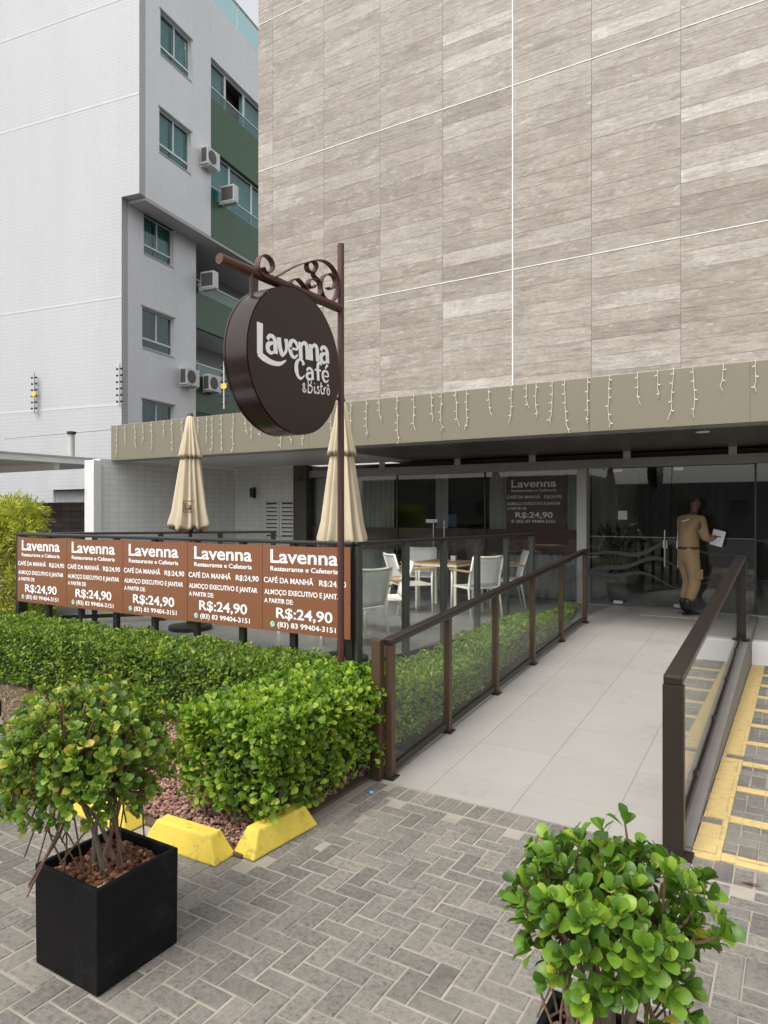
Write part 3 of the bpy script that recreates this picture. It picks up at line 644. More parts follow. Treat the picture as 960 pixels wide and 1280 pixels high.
GL['C'] = ([([(.95, 1.2), (.8, 1.55), (.5, 1.62), (.2, 1.2), (.16, .6), (.35, .08), (.65, .0), (1.0, .3)], [.34, .22, .16, .34, .4, .24, .16, .08])], 1.1)
GL['f'] = ([([(.85, 1.45), (.66, 1.66), (.42, 1.4), (.40, .8), (.40, 0)], [.16, .2, .3, .3, .3]), ([(.05, .95), (.75, .95)], [.14, .14])], .8)
GL['é'] = (GL['e'][0] + [([(.42, 1.2), (.72, 1.6)], [.1, .24])], .9)
m_ = write('Café', 3.862, 2.865, .082, TI, .42); LT.add(m_.v, m_.f)
thin = [.16, .10, .16]
GL['&'] = ([([(.75, .3), (.4, .0), (.15, .25), (.5, .7), (.45, 1), (.2, .8), (.4, .5), (.75, .05)], thin)], .95)
GL['B'] = ([([(.2, 1.6), (.15, .8), (.1, -.1)], thin), ([(.05, 1.3), (.4, 1.65), (.75, 1.4), (.5, .95), (.25, .85)], thin), ([(.25, .85), (.7, .8), (.8, .4), (.5, .0), (.1, .05)], thin)], 1.0)
GL['i'] = ([([(.2, .8), (.15, .2), (.3, .0), (.5, .25)], thin), ([(.22, 1.1), (.26, 1.2)], [.14, .14])], .5)
GL['s'] = ([([(.5, .75), (.3, .85), (.2, .65), (.5, .35), (.4, .05), (.1, .05)], thin)], .6)
GL['t'] = ([([(.3, 1.4), (.22, .3), (.4, .0), (.6, .2)], thin), ([(.05, .9), (.6, .95)], [.1, .1])], .6)
GL['r'] = ([([(.15, .8), (.15, .0)], thin), ([(.15, .4), (.35, .8), (.55, .8)], thin)], .6)
GL['o'] = ([([(.3, .8), (.1, .5), (.15, .1), (.4, .0), (.55, .35), (.45, .75), (.28, .8)], thin), ([(.15, 1.0), (.32, 1.25), (.5, 1.0)], [.1, .1, .1])], .65)
m_ = write('&Bistro', 3.945, 2.775, .062, TI, .345); LT.add(m_.v, m_.f)
LT.v = [tuple(Vector(v) - so_) for v in LT.v]; lo = LT.build('lettering', 'white_print', front_face)

# ------------------------------------------------------------------ parasols
def parasol(loc, hh, label, logo):
    p = empty('closed_parasol', loc, random.uniform(0, 6), label=label, category='parasol', group='closed cream parasols on the terrace')
    MB().tube([(0, 0, .05), (0, 0, hh - .02)], .022, 10).build('pole', 'dark_wood', p)
    MB().lathe([(0, .002), (.27, .002), (.27, .05), (.05, .07), (.04, .3), (0, .3)], seg=20).build('base', 'black_metal', p)
    seg = 96
    fold = lambda k, r, z: 1 + (.30 * abs(math.cos(k * 8 * math.pi / seg)) - .16 + .20 * math.cos(k * 13 * 2 * math.pi / seg + 1 + z * .8) + .07 * math.sin(k * 5 * 2 * math.pi / seg + z * 2)) * min(1, (hh - z) / .35)
    b = hh - 1.47
    mb = MB().lathe([(.035, hh - .3), (.088, hh - .5), (.128, hh - .85), (.17, b + .25), (.205, b + .06), (.20, b + .01), (.17, b + .03), (.12, b + .3), (.03, b + .5)], seg=seg, fold=fold)
    mb.v = [(x, y, z + (.03 * math.cos(math.atan2(y, x) * 8) if z < b + .1 else 0)) for x, y, z in mb.v]
    cn = mb.build('canopy', 'parasol', p, smooth=True)
    MB().lathe([(.02, hh), (.045, hh - .03), (.072, hh - .22), (.112, hh - .50), (.118, hh - .56), (.10, hh - .53)], seg=seg, fold=fold).build('top_flounce', 'parasol', p, smooth=True)
    MB().lathe([(0, hh + .03), (.03, hh + .02), (.04, hh - .005), (.0, hh - .01)], seg=12).build('cap', 'dark_wood', p)
    for k in range(8):
        a = k * math.pi / 4; MB().tube([(.06 * math.cos(a), .06 * math.sin(a), b + .3), (.15 * math.cos(a), .15 * math.sin(a), b - .03)], .009, 5).build('rib', 'dark_wood', p)
    if logo:
        d = (CAM - Vector(loc)); d.z = 0; d.normalize(); e = empty('logo_print'); 
        bpy.data.objects.remove(e)
        me = fit_text('La', -.045, .05, -.04, .05, .03); r_ = .215; ang = math.atan2(d.y, d.x) - .12
        o = obj('logo_print', me, 'dark_wood', p); o.rotation_euler = (R(-7), 0, ang + R(90) - p.rotation_euler.z); o.location = (r_ * math.cos(ang - p.rotation_euler.z), r_ * math.sin(ang - p.rotation_euler.z), b + .30)
        for (a0, a1, b0, b1) in ((-.065, .07, -.075, -.065), (-.065, .07, .062, .072), (-.065, -.055, -.065, .062)):
            q = MB().box(a0, a1, -.001, 0, b0, b1).build('logo_frame', 'dark_wood', p); q.rotation_euler = o.rotation_euler; q.location = o.location
parasol((-6.67, 6.2, .4), 2.74, 'closed cream parasol with small square logo standing before the white tiled wall', True)
parasol((-3.94, 5.66, .4), 2.62, 'closed cream parasol standing behind the brown sign pole', False)

# ------------------------------------------------------------------ chairs and tables
def chair():
    c = empty('armchair', label='x', category='chair', group='white terrace armchairs')
    # faces +Y locally: back at -Y
    for sx in (-1, 1):
        MB().tube([(sx * .26, .25, 0), (sx * .255, .24, .44), (sx * .255, .24, .655)], .016, 8).build('leg', 'chair_white', c, smooth=True)
        MB().tube([(sx * .255, -.30, 0), (sx * .25, -.22, .42), (sx * .245, -.25, .60), (sx * .24, -.34, .88)], .016, 8).build('leg', 'chair_white', c, smooth=True)
        MB().obox((sx * .262, -.01, .668), .026, .285, .012).build('armrest', 'teak', c, bevel=.006)
    mb = MB(); n = 6
    s = MB().box(-.24, .24, -.22, .25, .415, .445).build('seat', 'chair_white', c, bevel=.01)
    mb = MB()
    for i in range(n + 1):
        t = i / n; z = .45 + .42 * t; y = -.215 - .125 * t ** 1.3
        for x in (-.235, -.12, 0, .12, .235): mb.v.append((x, y - .02 * (1 - (x / .235) ** 2), z + (.012 * (x / .235) ** 2 if i == n else 0)))
    mb.f = [(i * 5 + k, i * 5 + k + 1, i * 5 + k + 6, i * 5 + k + 5) for i in range(n) for k in range(4)]
    bk = mb.build('backrest', 'chair_fabric', c, smooth=True); sm = bk.modifiers.new('s', 'SOLIDIFY'); sm.thickness = .012
    MB().tube([(-.24, -.34, .88), (-.12, -.355, .872), (0, -.36, .868), (.12, -.355, .872), (.24, -.34, .88)], .015, 8).build('top_rail', 'chair_white', c, smooth=True)
    return c
c0 = chair()
for i, (x, y, a, lab) in enumerate(((-4.28, 6.42, 75, 'white armchair behind the brown banner next to the sign pole'), (-4.45, 7.30, 128, 'white armchair with teak arms alone before the first dark railing posts'),
        (-4.98, 8.95, -40, 'white armchair at the front of the far table'), (-5.5, 10.2, 200, 'white armchair on the far side of the far table'), (-3.98, 9.08, 55, 'white armchair with its back to the ramp at the far table'), (-4.02, 10.30, 118, 'white armchair at the far table nearest the shop window'))):
    o = c0 if i == 0 else copy_tree(c0); o.location = (x, y, .401); o.rotation_euler = (0, 0, R(a)); o['label'] = lab
def table(loc, label):
    t = empty('terrace_table', loc, label=label, category='table', group='terrace tables')
    for k in range(6): MB().box(-.36, .36, -.36 + k * .121, -.36 + k * .121 + .115, .70, .725).build('slat', 'teak', t)
    MB().box(-.37, .37, -.37, .37, .665, .6985).build('frame', 'chair_white', t)
    for sx in (-1, 1):
        for sy in (-1, 1): MB().box(sx * .33 - .02, sx * .33 + .02, sy * .33 - .02, sy * .33 + .02, 0, .664).build('leg', 'chair_white', t)
table((-4.78, 9.72, .401), 'square teak and white table ringed by four armchairs')
table((-5.22, 6.95, .401), 'square teak and white table behind the menu banners')
# small vase on the far table
v = empty('table_vase', (-4.70, 9.85, 1.127), label='small plant pot standing on the far terrace table', category='vase')
MB().lathe([(0, 0), (.04, 0), (.05, .08), (.045, .08), (0, .06)], seg=12).build('pot', 'chair_white', v); lf = MB()
for k in range(40):
    q = Vector((random.gauss(0, .03), random.gauss(0, .03), .1 + random.random() * .07)); a = Vector((random.gauss(0, .02), random.gauss(0, .02), .015)); lf.add([q, q + a, q + a + Vector((.012, 0, 0)), q + Vector((.012, 0, .004))], [(0, 1, 2, 3)])
lf.build('foliage', 'leaf_palm', v, kind='stuff')

# ------------------------------------------------------------------ leaves and hedges
def leaf_template(L=1.0, Wd=.70, curl=.12, fold=.10, full=True):
    if not full:
        return np.array([(0, 0, 0), (.5 * L, -.5 * Wd, fold * L), (L, 0, -curl * L), (.5 * L, .5 * Wd, fold * L)]), [(0, 1, 2, 3)]
    st = [(.0, .03, 0), (.22, .46, .2), (.55, .98, .25), (.80, .92, .05), (.96, .42, -.5), (1.0, .03, -.7)]
    v = []
    for x, hw, cz in st:
        z = curl * cz * L - (1 - hw) * 0
        v += [(x * L, -hw * Wd / 2, z + fold * hw * L), (x * L, 0, z), (x * L, hw * Wd / 2, z + fold * hw * L)]
    f = []
    for i in range(len(st) - 1):
        a = 3 * i; f += [(a, a + 3, a + 4, a + 1), (a + 1, a + 4, a + 5, a + 2)]
    return np.array(v), f
def frames(D, Up):          # rows -> rotation matrices with x along D
    D = D / np.linalg.norm(D, axis=1, keepdims=True); S = np.cross(Up, D); S /= np.linalg.norm(S, axis=1, keepdims=True) + 1e-9; U = np.cross(D, S)
    return np.stack([D, S, U], 2)
def leaves_mesh(name, P, D, Up, S, tv, tf):
    Mx = frames(D, Up); V = np.einsum('nij,kj->nki', Mx, tv) * S[:, None, None] + P[:, None, :]
    n, k = V.shape[:2]; F = (np.array(tf)[None] + (np.arange(n) * k)[:, None, None]).reshape(-1, len(tf[0]))
    me = bpy.data.meshes.new(name); me.from_pydata(V.reshape(-1, 3).tolist(), [], F.tolist()); me.polygons.foreach_set('use_smooth', [True] * len(me.polygons)); me.update(); return me
def vnoise(P, s, seed=0):
    a = np.sin(P[:, 0] * s + seed) * np.cos(P[:, 1] * s * 1.3 + seed * 2) + np.sin(P[:, 2] * s * 1.7 + P[:, 0] * s * .7 + seed * 3)
    return a * .5
def hedge_points(n, x0, x1, y0, y1, z0, z1, depth=.09, lump=.035, faces='xXyYZ'):
    ax = dict(x=(y1 - y0) * (z1 - z0), X=(y1 - y0) * (z1 - z0), y=(x1 - x0) * (z1 - z0), Y=(x1 - x0) * (z1 - z0), Z=(x1 - x0) * (y1 - y0))
    tot = sum(ax[f] for f in faces); PP, NN = [], []
    for f in faces:
        k = int(n * ax[f] / tot); a, b = rng.random(k), rng.random(k); zz = z0 + (z1 - z0) * b; xx = x0 + (x1 - x0) * a; yy_ = y0 + (y1 - y0) * a; o = np.ones(k)
        if f == 'x': p, nn = (x0 * o, yy_, zz), (-1, 0, 0)
        elif f == 'X': p, nn = (x1 * o, yy_, zz), (1, 0, 0)
        elif f == 'y': p, nn = (xx, y0 * o, zz), (0, -1, 0)
        elif f == 'Y': p, nn = (xx, y1 * o, zz), (0, 1, 0)
        else: p, nn = (xx, y0 + (y1 - y0) * b, z1 * o), (0, 0, 1)
        PP.append(np.stack(p, 1)); NN.append(np.tile(nn, (k, 1)))
    P, Nn = np.concatenate(PP), np.concatenate(NN).astype(float)
    c = np.array([(x0 + x1) / 2, (y0 + y1) / 2, (z0 + z1) / 2]); h = np.array([(x1 - x0) / 2, (y1 - y0) / 2, (z1 - z0) / 2])
    q = (P - c) / h; rr_ = np.minimum(1, 1.06 - .10 * np.sort(np.abs(q), 1)[:, 1] ** 6)[:, None]        # round the edges
    P = c + (P - c) * np.array([1, 1, 1]) * (1 - (1 - rr_) * np.array([.25, .5, 1]))
    dep = rng.exponential(depth * .45, len(P)); dep = np.minimum(dep, depth * 2)
    P = P + Nn * (lump * vnoise(P, 9, 1) + lump * .7 * vnoise(P, 21, 2) - dep)[:, None]
    return P, Nn, dep
def leaf_dirs(Nn, out=.8, up=.35, jit=.75):
    D = Nn * out + rng.normal(0, jit, Nn.shape) + np.array([0, 0, up]); U = Nn * .8 + np.array([0, 0, .7]) + rng.normal(0, .5, Nn.shape); return D, U
TVF, TFF = leaf_template(); TVS, TFS = leaf_template(full=False, Wd=.55)

# long hedge before the terrace
hl = empty('long_hedge', (-6, 4.55, 0), label='long clipped green hedge growing below the brown menu banners', category='hedge')
P, Nn, dep = hedge_points(34000, -9.6, -3.30, 4.20, 4.88, .05, .645, .11, .045, 'XyZ')
D, U = leaf_dirs(Nn); me = leaves_mesh('foliage', P - np.array([-6, 4.55, 0]), D, U, rng.uniform(.028, .054, len(P)), TVS, TFS); obj('foliage', me, 'leaf_hedge_dark', hl, kind='stuff')
MB().box(-3.5, 2.58, -.24, .24, .03, .53).build('shaded_core', 'hedge_core', hl)
sh = MB(); SP, SD = [], []
for k in range(26):                                    # stray shoots
    x = random.uniform(-3.4, 2.6); y = random.uniform(-.2, .2); h = random.uniform(.05, .13); sh.tube([(x, y, .6), (x + .01, y, .64 + h)], .003, 4)
    for q in range(7): SP.append((x + random.gauss(0, .012), y + random.gauss(0, .012), .64 + h * random.random())); SD.append((random.gauss(0, 1), random.gauss(0, 1), .6))
sh.build('shoot', 'twig', hl); SP, SD = np.array(SP), np.array(SD); obj('shoot_leaves', leaves_mesh('shoot_leaves', SP, SD, np.tile((0, 0, 1.), (len(SP), 1)), np.full(len(SP), .045), TVS, TFS), 'leaf_hedge', hl, kind='stuff')

# hedge behind the ramp railing
h3 = empty('ramp_hedge', (-2.9, 6.8, 0), label='low green hedge in the strip between the ramp railing and the terrace', category='hedge')
PPs = []
for y0 in np.arange(4.65, 9.0, .36):
    xl = -3.36 + .149 * (y0 + .18 - 5.15) + .06; PPs.append(hedge_points(2200, max(xl, -3.3), -2.60, y0, y0 + .36, .1 + ramp_z(y0), .53 + .05 * math.sin(y0 * 2) + ramp_z(y0) * .35, .08, .035, 'XyZ'))
P = np.concatenate([a[0] for a in PPs]); Nn = np.concatenate([a[1] for a in PPs]); D, U = leaf_dirs(Nn)
obj('foliage', leaves_mesh('foliage', P - np.array([-2.9, 6.8, 0]), D, U, rng.uniform(.026, .046, len(P)), TVS, TFS), 'leaf_hedge', h3, kind='stuff')
MB().prism([(-.32, -2.1), (.22, -2.1), (.22, 2.2), (.05, 2.2)], .02, .40).build('shaded_core', 'hedge_core', h3)

# near hedge by the ramp foot, large leaves
h2 = empty('corner_hedge', (-2.95, 3.6, 0), label='glossy leafed clipped hedge at the bed corner between the yellow wheel stops and the ramp', category='hedge')
OFF = np.array([-2.95, 3.6, 0])
P, Nn, dep = hedge_points(15500, -3.30, -2.56, 2.96, 4.40, .10, .70, .11, .035, 'xXyYZ')
# thin out low down where bare stems show
keep = rng.random(len(P)) < np.clip((P[:, 2] - .05) / .42, .10, 1) ; P, Nn, dep = P[keep], Nn[keep], dep[keep]
D, U = leaf_dirs(Nn, .75, .45, .65); S = rng.uniform(.028, .058, len(P))
vis = ((Nn[:, 0] > .5) | (Nn[:, 1] < -.5) | (Nn[:, 2] > .5)) & (dep < .05); score = np.where(vis, S / np.array([pixpos(q)[2] for q in P]), 0) * rng.uniform(.75, 1, len(P))
idx = np.argsort(-score); big, small = idx[:300], idx[300:]
fo = obj('foliage', leaves_mesh('foliage', P[small] - OFF, D[small], U[small], S[small], TVF, TFF), 'leaf_hedge', h2, kind='stuff')
leaf_me = bpy.data.meshes.new('leaf'); leaf_me.from_pydata(TVF.tolist(), [], TFF); leaf_me.polygons.foreach_set('use_smooth', [True] * len(TFF)); leaf_me.materials.append(M['leaf_hedge'])
def put_leaves(idx, P, D, U, S, off, parent, me):
    Mx = frames(D[idx], U[idx])
    for k, i in enumerate(idx):
        o = obj('leaf', me, None, parent); o.matrix_local = Matrix.Translation(P[i] - off) @ Matrix(Mx[k].tolist()).to_4x4() @ Matrix.Diagonal((S[i], S[i], S[i], 1))
put_leaves(big, P, D, U, S, OFF, fo, leaf_me)
MB().box(-.24, .27, -.50, .66, .16, .58).build('shaded_core', 'hedge_core', h2)
tw = MB()
for k in range(120):
    a = Vector((random.uniform(-.28, .30), random.uniform(-.58, .58), 0)); b = a + Vector((random.gauss(0, .12), random.gauss(0, .12), random.uniform(.25, .6)))
    b.x = max(-.33, min(.34, b.x)); b.y = max(-.6, min(.6, b.y)); m_ = (a + b) / 2 + Vector((random.gauss(0, .05), random.gauss(0, .05), 0)); tw.tube(spline([a, m_, b], 4), [.008] * 9, 5)
tw.build('stem', 'bark', h2)

# lime bush
lb = empty('lime_bush', (-9.75, 5.75, 0), label='yellow-green narrow-leafed bush at the end of the terrace railing', category='bush')
n = 22000; q = rng.normal(size=(n, 3)); q /= np.linalg.norm(q, axis=1, keepdims=True)
cl = rng.integers(0, 46, n); cc = np.stack([rng.uniform(-.7, .52, 46), rng.uniform(-.3, .3, 46), rng.uniform(.35, 2.0, 46)], 1)
P = cc[cl] + q * rng.uniform(.06, .24, (n, 1)); D = q + np.array([0, 0, .5]) + rng.normal(0, .3, (n, 3))
obj('foliage', leaves_mesh('foliage', P, D, q + np.array([0, 0, .3]), rng.uniform(.06, .10, n), leaf_template(full=False, Wd=.2, curl=.3)[0], TFS), 'leaf_lime', lb, kind='stuff')
st = MB()
for k in range(14): st.tube([(random.uniform(-.2, .2), random.uniform(-.15, .15), 0), (random.uniform(-.4, .4), random.uniform(-.3, .3), random.uniform(1.2, 1.8))], [.014, .006], 5)
st.build('stem', 'bark', lb)

# ------------------------------------------------------------------ planting bed: soil, lava gravel, dry grass
MB().prism([(-9.6, 2.80), (-2.62, 2.80), (-2.62, 4.2), (-2.64, 9.2), (-3.4, 5.07), (-9.6, 5.07)], -.05, .015).build('planting_bed', 'soil', kind='structure')
def pebbles(name, pts, rad, m, parent=None, **kw):
    bm = bmesh.new(); bmesh.ops.create_icosphere(bm, subdivisions=1, radius=1); tv = np.array([v.co[:] for v in bm.verts]); bm.verts.index_update(); tf = [[v.index for v in f.verts] for f in bm.faces]; bm.free()
    n = len(pts); V = tv[None] * rng.uniform(.6, 1.25, (n, 1, 3)) * rad[:, None, None] * rng.uniform(.8, 1.2, (n, len(tv), 1))
    a = rng.uniform(0, 6.28, n); ca, sa = np.cos(a)[:, None], np.sin(a)[:, None]; V = np.stack([V[..., 0] * ca - V[..., 1] * sa, V[..., 0] * sa + V[..., 1] * ca, V[..., 2] * .8], 2) + pts[:, None, :]
    k = len(tv); F = (np.array(tf)[None] + (np.arange(n) * k)[:, None, None]).reshape(-1, 3)
    me = bpy.data.meshes.new(name); me.from_pydata(V.reshape(-1, 3).tolist(), [], F.tolist()); me.update(); return obj(name, me, m, parent, **kw)
n = 15000; gp = np.stack([rng.uniform(-6.3, -2.68, n), rng.uniform(2.86, 4.22, n), rng.uniform(.018, .042, n)], 1)
gp = gp[(gp[:, 0] > -5.6) | (rng.random(n) < .25)]
pebbles('lava_gravel', gp, rng.uniform(.009, .017, len(gp)), 'lava', kind='stuff', label='reddish lava gravel covering the bed between the two hedges', category='gravel')
n = 9000; P = np.stack([rng.uniform(-9.4, -5.3, n), rng.uniform(2.85, 4.2, n), np.full(n, .015)], 1); D = rng.normal(0, 1, (n, 3)); D[:, 2] = np.abs(D[:, 2]) * .5 + .15
obj('dry_grass', leaves_mesh('dry_grass', P, D, rng.normal(0, 1, (n, 3)), rng.uniform(.04, .10, n), leaf_template(full=False, Wd=.07)[0], TFS), 'straw', kind='stuff', label='dry straw-coloured grass in the bed before the long hedge', category='grass')

# yellow concrete wheel stops
def stop(x, y, rz, ln, label):
    o = MB(); h, hw, tw_, ti = .135, .085, .045, .075; l2 = ln / 2
    o.add([(-l2, -hw, 0), (l2, -hw, 0), (l2, hw, 0), (-l2, hw, 0), (-l2 + ti, -tw_, h), (l2 - ti, -tw_, h), (l2 - ti, tw_, h), (-l2 + ti, tw_, h)], [(0, 3, 2, 1), (4, 5, 6, 7), (0, 1, 5, 4), (1, 2, 6, 5), (2, 3, 7, 6), (3, 0, 4, 7)])
    b = o.build('wheel_stop', 'yellow_paint', bevel=.012, label=label, category='wheel stop', group='yellow wheel stops round the planting bed'); b.location = (x, y, .001); b.rotation_euler = (0, 0, rz)
stop(-2.955, 2.73, R(2), .56, 'yellow concrete wheel stop before the gravel, behind the square black planter')
stop(-2.60, 3.08, R(86), .54, 'yellow concrete wheel stop set at right angles under the corner hedge')
stop(-3.68, 2.74, R(-1), .56, 'yellow concrete wheel stop half hidden behind the olive shrub')
stop(-4.66, 2.74, R(1), .56, 'yellow concrete wheel stop in front of the white car')

# ------------------------------------------------------------------ planters with shrubs
def planter(x, y, label, s=.41, h=.42):
    p = empty('planter_box', (x, y, 0), label=label, category='planter', group='square black planters')
    mb = MB(); a, b, t = s / 2 * .985, s / 2, s / 2 - .022
    rings = [(a, .002), (b, h), (t, h), (t - .004, h - .075)]
    for r_, z in rings: mb.v += [(-r_, -r_, z), (r_, -r_, z), (r_, r_, z), (-r_, r_, z)]
    mb.f = [(3, 2, 1, 0)] + [(i * 4 + k, i * 4 + (k + 1) % 4, i * 4 + 4 + (k + 1) % 4, i * 4 + 4 + k) for i in range(3) for k in range(4)] + [(12, 13, 14, 15)]
    mb.build('box', 'planter', p, bevel=.006)
    n = 900; g = np.stack([rng.uniform(-t + .015, t - .015, n), rng.uniform(-t + .015, t - .015, n), h - .065 + rng.uniform(0, .035, n)], 1)
    pebbles('clay_pebbles', g, rng.uniform(.009, .017, n), 'clay', p, kind='stuff')
def shrub(x, y, zb, cx, cy, cz, rx, ry, rz_, nro, lm, label, seed, lsize=(.045, .068), stems=9):
    rs = random.Random(seed); r2 = np.random.default_rng(seed)
    s = empty('shrub', (x, y, zb), label=label, category='shrub', group='round shrubs in black planters'); off = np.array([x, y, zb])
    Pl, Dl, Ul, Sl = [], [], [], []; tr = MB(); tg = MB()
    tops = []
    for k in range(stems):
        a = 6.283 * k / stems + rs.uniform(-.3, .3); b0 = Vector((rs.gauss(0, .03), rs.gauss(0, .03), -.04)); q = Vector((cx - x + rx * .45 * math.cos(a), cy - y + ry * .45 * math.sin(a), cz - zb - rz_ * rs.uniform(.05, .5)))
        pth = spline([b0, b0.lerp(q, .5) + Vector((rs.gauss(0, .03), rs.gauss(0, .03), .03)), q], 5); tr.tube(pth, [.013 * (1 - .5 * i / (len(pth) - 1)) * rs.uniform(.7, 1.15) for i in range(len(pth))], 6); tops.append(q)
    for k in range(26):      # hanging dry roots and twigs
        q = rs.choice(tops); b = Vector((q.x * rs.uniform(.6, 1.9), q.y * rs.uniform(.6, 1.9), rs.uniform(-.02, .12))); tg.tube(spline([q, (q + b) / 2 + Vector((rs.gauss(0, .05), rs.gauss(0, .05), rs.gauss(0, .03))), b], 5), .0035, 4)
    for k in range(nro):
        while True:
            v = r2.normal(size=3); v /= np.linalg.norm(v)
            if v[2] > -.75: break
        rr_ = rs.uniform(.62, 1.04) if rs.random() < .75 else rs.uniform(.2, .7)
        lump = 1 + .10 * math.sin(v[0] * 5 + seed) * math.cos(v[1] * 6 + 1) + .06 * math.sin(v[2] * 9 + seed)
        rr_ = min(rr_, .98)
        c = np.array([cx + v[0] * rx * rr_ * lump, cy + v[1] * ry * rr_ * lump, cz + v[2] * rz_ * rr_ * lump]); ax = v * np.array([1, 1, .7]) + np.array([0, 0, .65]); ax /= np.linalg.norm(ax)
        q = min(tops, key=lambda t: (t - Vector(c - off)).length); (tg if rs.random() < .35 else MB()).tube(spline([q, q.lerp(Vector(c - off), .6) + Vector((0, 0, -.02)), Vector(c - off)], 3), [.0045] * 4 + [.004] * 2 + [.003], 4)
        m_ = rs.choice((4, 5, 6, 7)); t1 = np.cross(ax, [.3, .5, .8]); t1 /= np.linalg.norm(t1); t2 = np.cross(ax, t1); ph = rs.uniform(0, 6.28)
        for i in range(m_):
            a = ph + i * 2.4; tilt = .35 + .75 * i / m_ + rs.uniform(-.15, .15); side = t1 * math.cos(a) + t2 * math.sin(a)
            d = ax * math.cos(tilt) + side * math.sin(tilt); uu = ax * math.sin(tilt) - side * math.cos(tilt)
            Pl.append(c - ax * .018 * i / m_ + d * .004); Dl.append(d); Ul.append(uu + r2.normal(0, .15, 3)); Sl.append(rs.uniform(*lsize) * (.55 if i == 0 else 1))
    P, D, U, S = map(np.array, (Pl, Dl, Ul, Sl))
    vd = np.array([CAM.x, CAM.y, CAM.z]) - np.array([cx, cy, cz]); vd /= np.linalg.norm(vd)
    score = ((P - np.array([cx, cy, cz])) / np.array([rx, ry, rz_])) @ vd + r2.uniform(0, .35, len(P)); idx = np.argsort(-score)
    tr.build('trunk', 'bark', s, smooth=True); tg.build('twigs', 'twig', s, kind='stuff')
    cr = obj('crown', leaves_mesh('crown', P[idx[300:]] - off, D[idx[300:]], U[idx[300:]], S[idx[300:]], TVF, TFF), lm, s, kind='stuff')
    me = bpy.data.meshes.new('leaf'); me.from_pydata(TVF.tolist(), [], TFF); me.polygons.foreach_set('use_smooth', [True] * len(TFF)); me.materials.append(M[lm]); put_leaves(idx[:300], P, D, U, S, off, cr, me)
planter(-2.55, 1.905, 'square black planter full of red clay pebbles in front of the gravel bed')
planter(-.45, 1.885, 'square black planter mostly hidden under the bright green shrub')
shrub(-2.55, 1.905, .39, -2.62, 1.86, .865, .39, .38, .305, 1050, 'leaf_shrub_pale', 'olive green round shrub with yellowing leaves growing in the black planter by the gravel bed', 11, (.028, .047), 6)
shrub(-.45, 1.885, .39, -.435, 1.90, .80, .272, .275, .225, 300, 'leaf_shrub', 'bright green glossy round-leafed shrub in the planter near the yellow stripes', 23, (.032, .058), 12)

# ------------------------------------------------------------------ boundary wall and back wall by the terrace
bw = empty('boundary_wall', (-10.8, 7.9, 0), label='white tiled boundary wall along the terrace under the canopy', category='wall')
MB().box(-.20, 0, 0, 3.44, -.05, 2.8615).build('wall', 'wall_tile', bw); MB().box(-.22, .04, -.16, -.003, -.05, 2.83).build('pilaster', 'white_paint', bw)
MB().box(.003, 1.765, 3.45, 3.6, .3, 2.862).build('return_wall', 'wall_tile', bw)
lv = empty('louvre_shutter', (-9.47, 11.33, 1.38), label='white louvred double shutter on the tiled wall beside the olive column', category='shutter')
MB().box(-.42, .42, -.02, .0, .0, .72).build('backing', 'interior_dark', lv)
for x0, x1 in ((-.42, -.01), (.01, .42)):
    for a, b in ((x0, x0 + .05), (x1 - .05, x1)): MB().box(a, b, -.05, -.021, 0, .72).build('stile', 'white_paint', lv)
    for k in range(8):
        MB().obox(((x0 + x1) / 2, -.035, .06 + k * .085), (x1 - x0) / 2 - .052, .012, .028, Matrix.Rotation(R(14), 3, 'X')).build('slat', 'white_paint', lv)
wl = empty('wall_lamp', (-10.2, 11.33, 2.32), label='small black wall lamp above the white louvred shutter', category='lamp')
MB().box(-.03, .03, -.03, .0, -.12, .12).build('back_plate', 'black_metal', wl); MB().lathe([(0, -.1), (.05, -.1), (.05, .1), (0, .1)], (0, -.09), 10).build('shade', 'black_metal', wl)
for (x, y, z, lab) in ((-8.80, 11.19, 2.58, 'small dark security camera on the olive column'), (-2.66, 11.29, 2.60, 'small white security camera on the shopfront header')):
    k = empty('security_camera', (x, y, z), label=lab, category='camera'); MB().tube([(0, 0, 0), (0, -.05, .0)], .012, 6).build('mount', 'grey_paint', k); MB().lathe([(0, -.05), (.03, -.045), (.045, -.01), (.045, .03), (0, .03)], (0, -.08), 12).build('housing', 'grey_paint' if x > -5 else 'black_metal', k, smooth=True)

# ------------------------------------------------------------------ neighbouring carport and stone wall
cp = empty('carport', (-14, 8, 0), label='flat pale carport roof beside the white tiled wall', category='carport')
MB().box(-6, 2.45, -2.6, .9, 2.80, 2.90).build('roof', 'white_paint', cp); MB().box(-6, 2.47, -2.62, .92, 2.902, 2.93).build('roof_edge', 'grey_paint', cp)
for y in (-1.6, -.4): MB().box(-5.9, 2.3, y, y + .1, 2.68, 2.798).build('beam', 'white_paint', cp)
MB().box(1.78, 2.30, .6, .75, 2.1, 2.799).build('pillar', 'white_paint', cp)
MB().box(2.33, 2.38, .45, .5, .0, 2.799).build('downpipe', 'bronze_dark', cp)
MB().tube([(2.36, -.1, 2.93), (2.36, -.1, 3.35)], .06, 12).build('vent_pipe', 'grey_paint', cp); MB().tube([(2.36, -.1, 3.352), (2.36, -.1, 3.40)], .085, 12).build('vent_cap', 'bronze_dark', cp)
sw = empty('stone_wall', (-13.5, 8.75, 0), label='dark brown stone wall under the carport roof', category='wall')
MB().box(-5, 2.18, 0, .15, -.05, 2.10).build('wall', 'stone', sw)
gw = empty('garage_window', (-15, 12.4, 0), label='dark curtained window strip above the brown stone wall', category='window')
curtain(-4, 3.2, -.1, 2.0, 2.75, 'curtain').build('curtain', 'curtain', gw, smooth=True); MB().box(-4, 3.4, .0, .05, .0, 3.2).build('backing', 'interior_dark', gw)
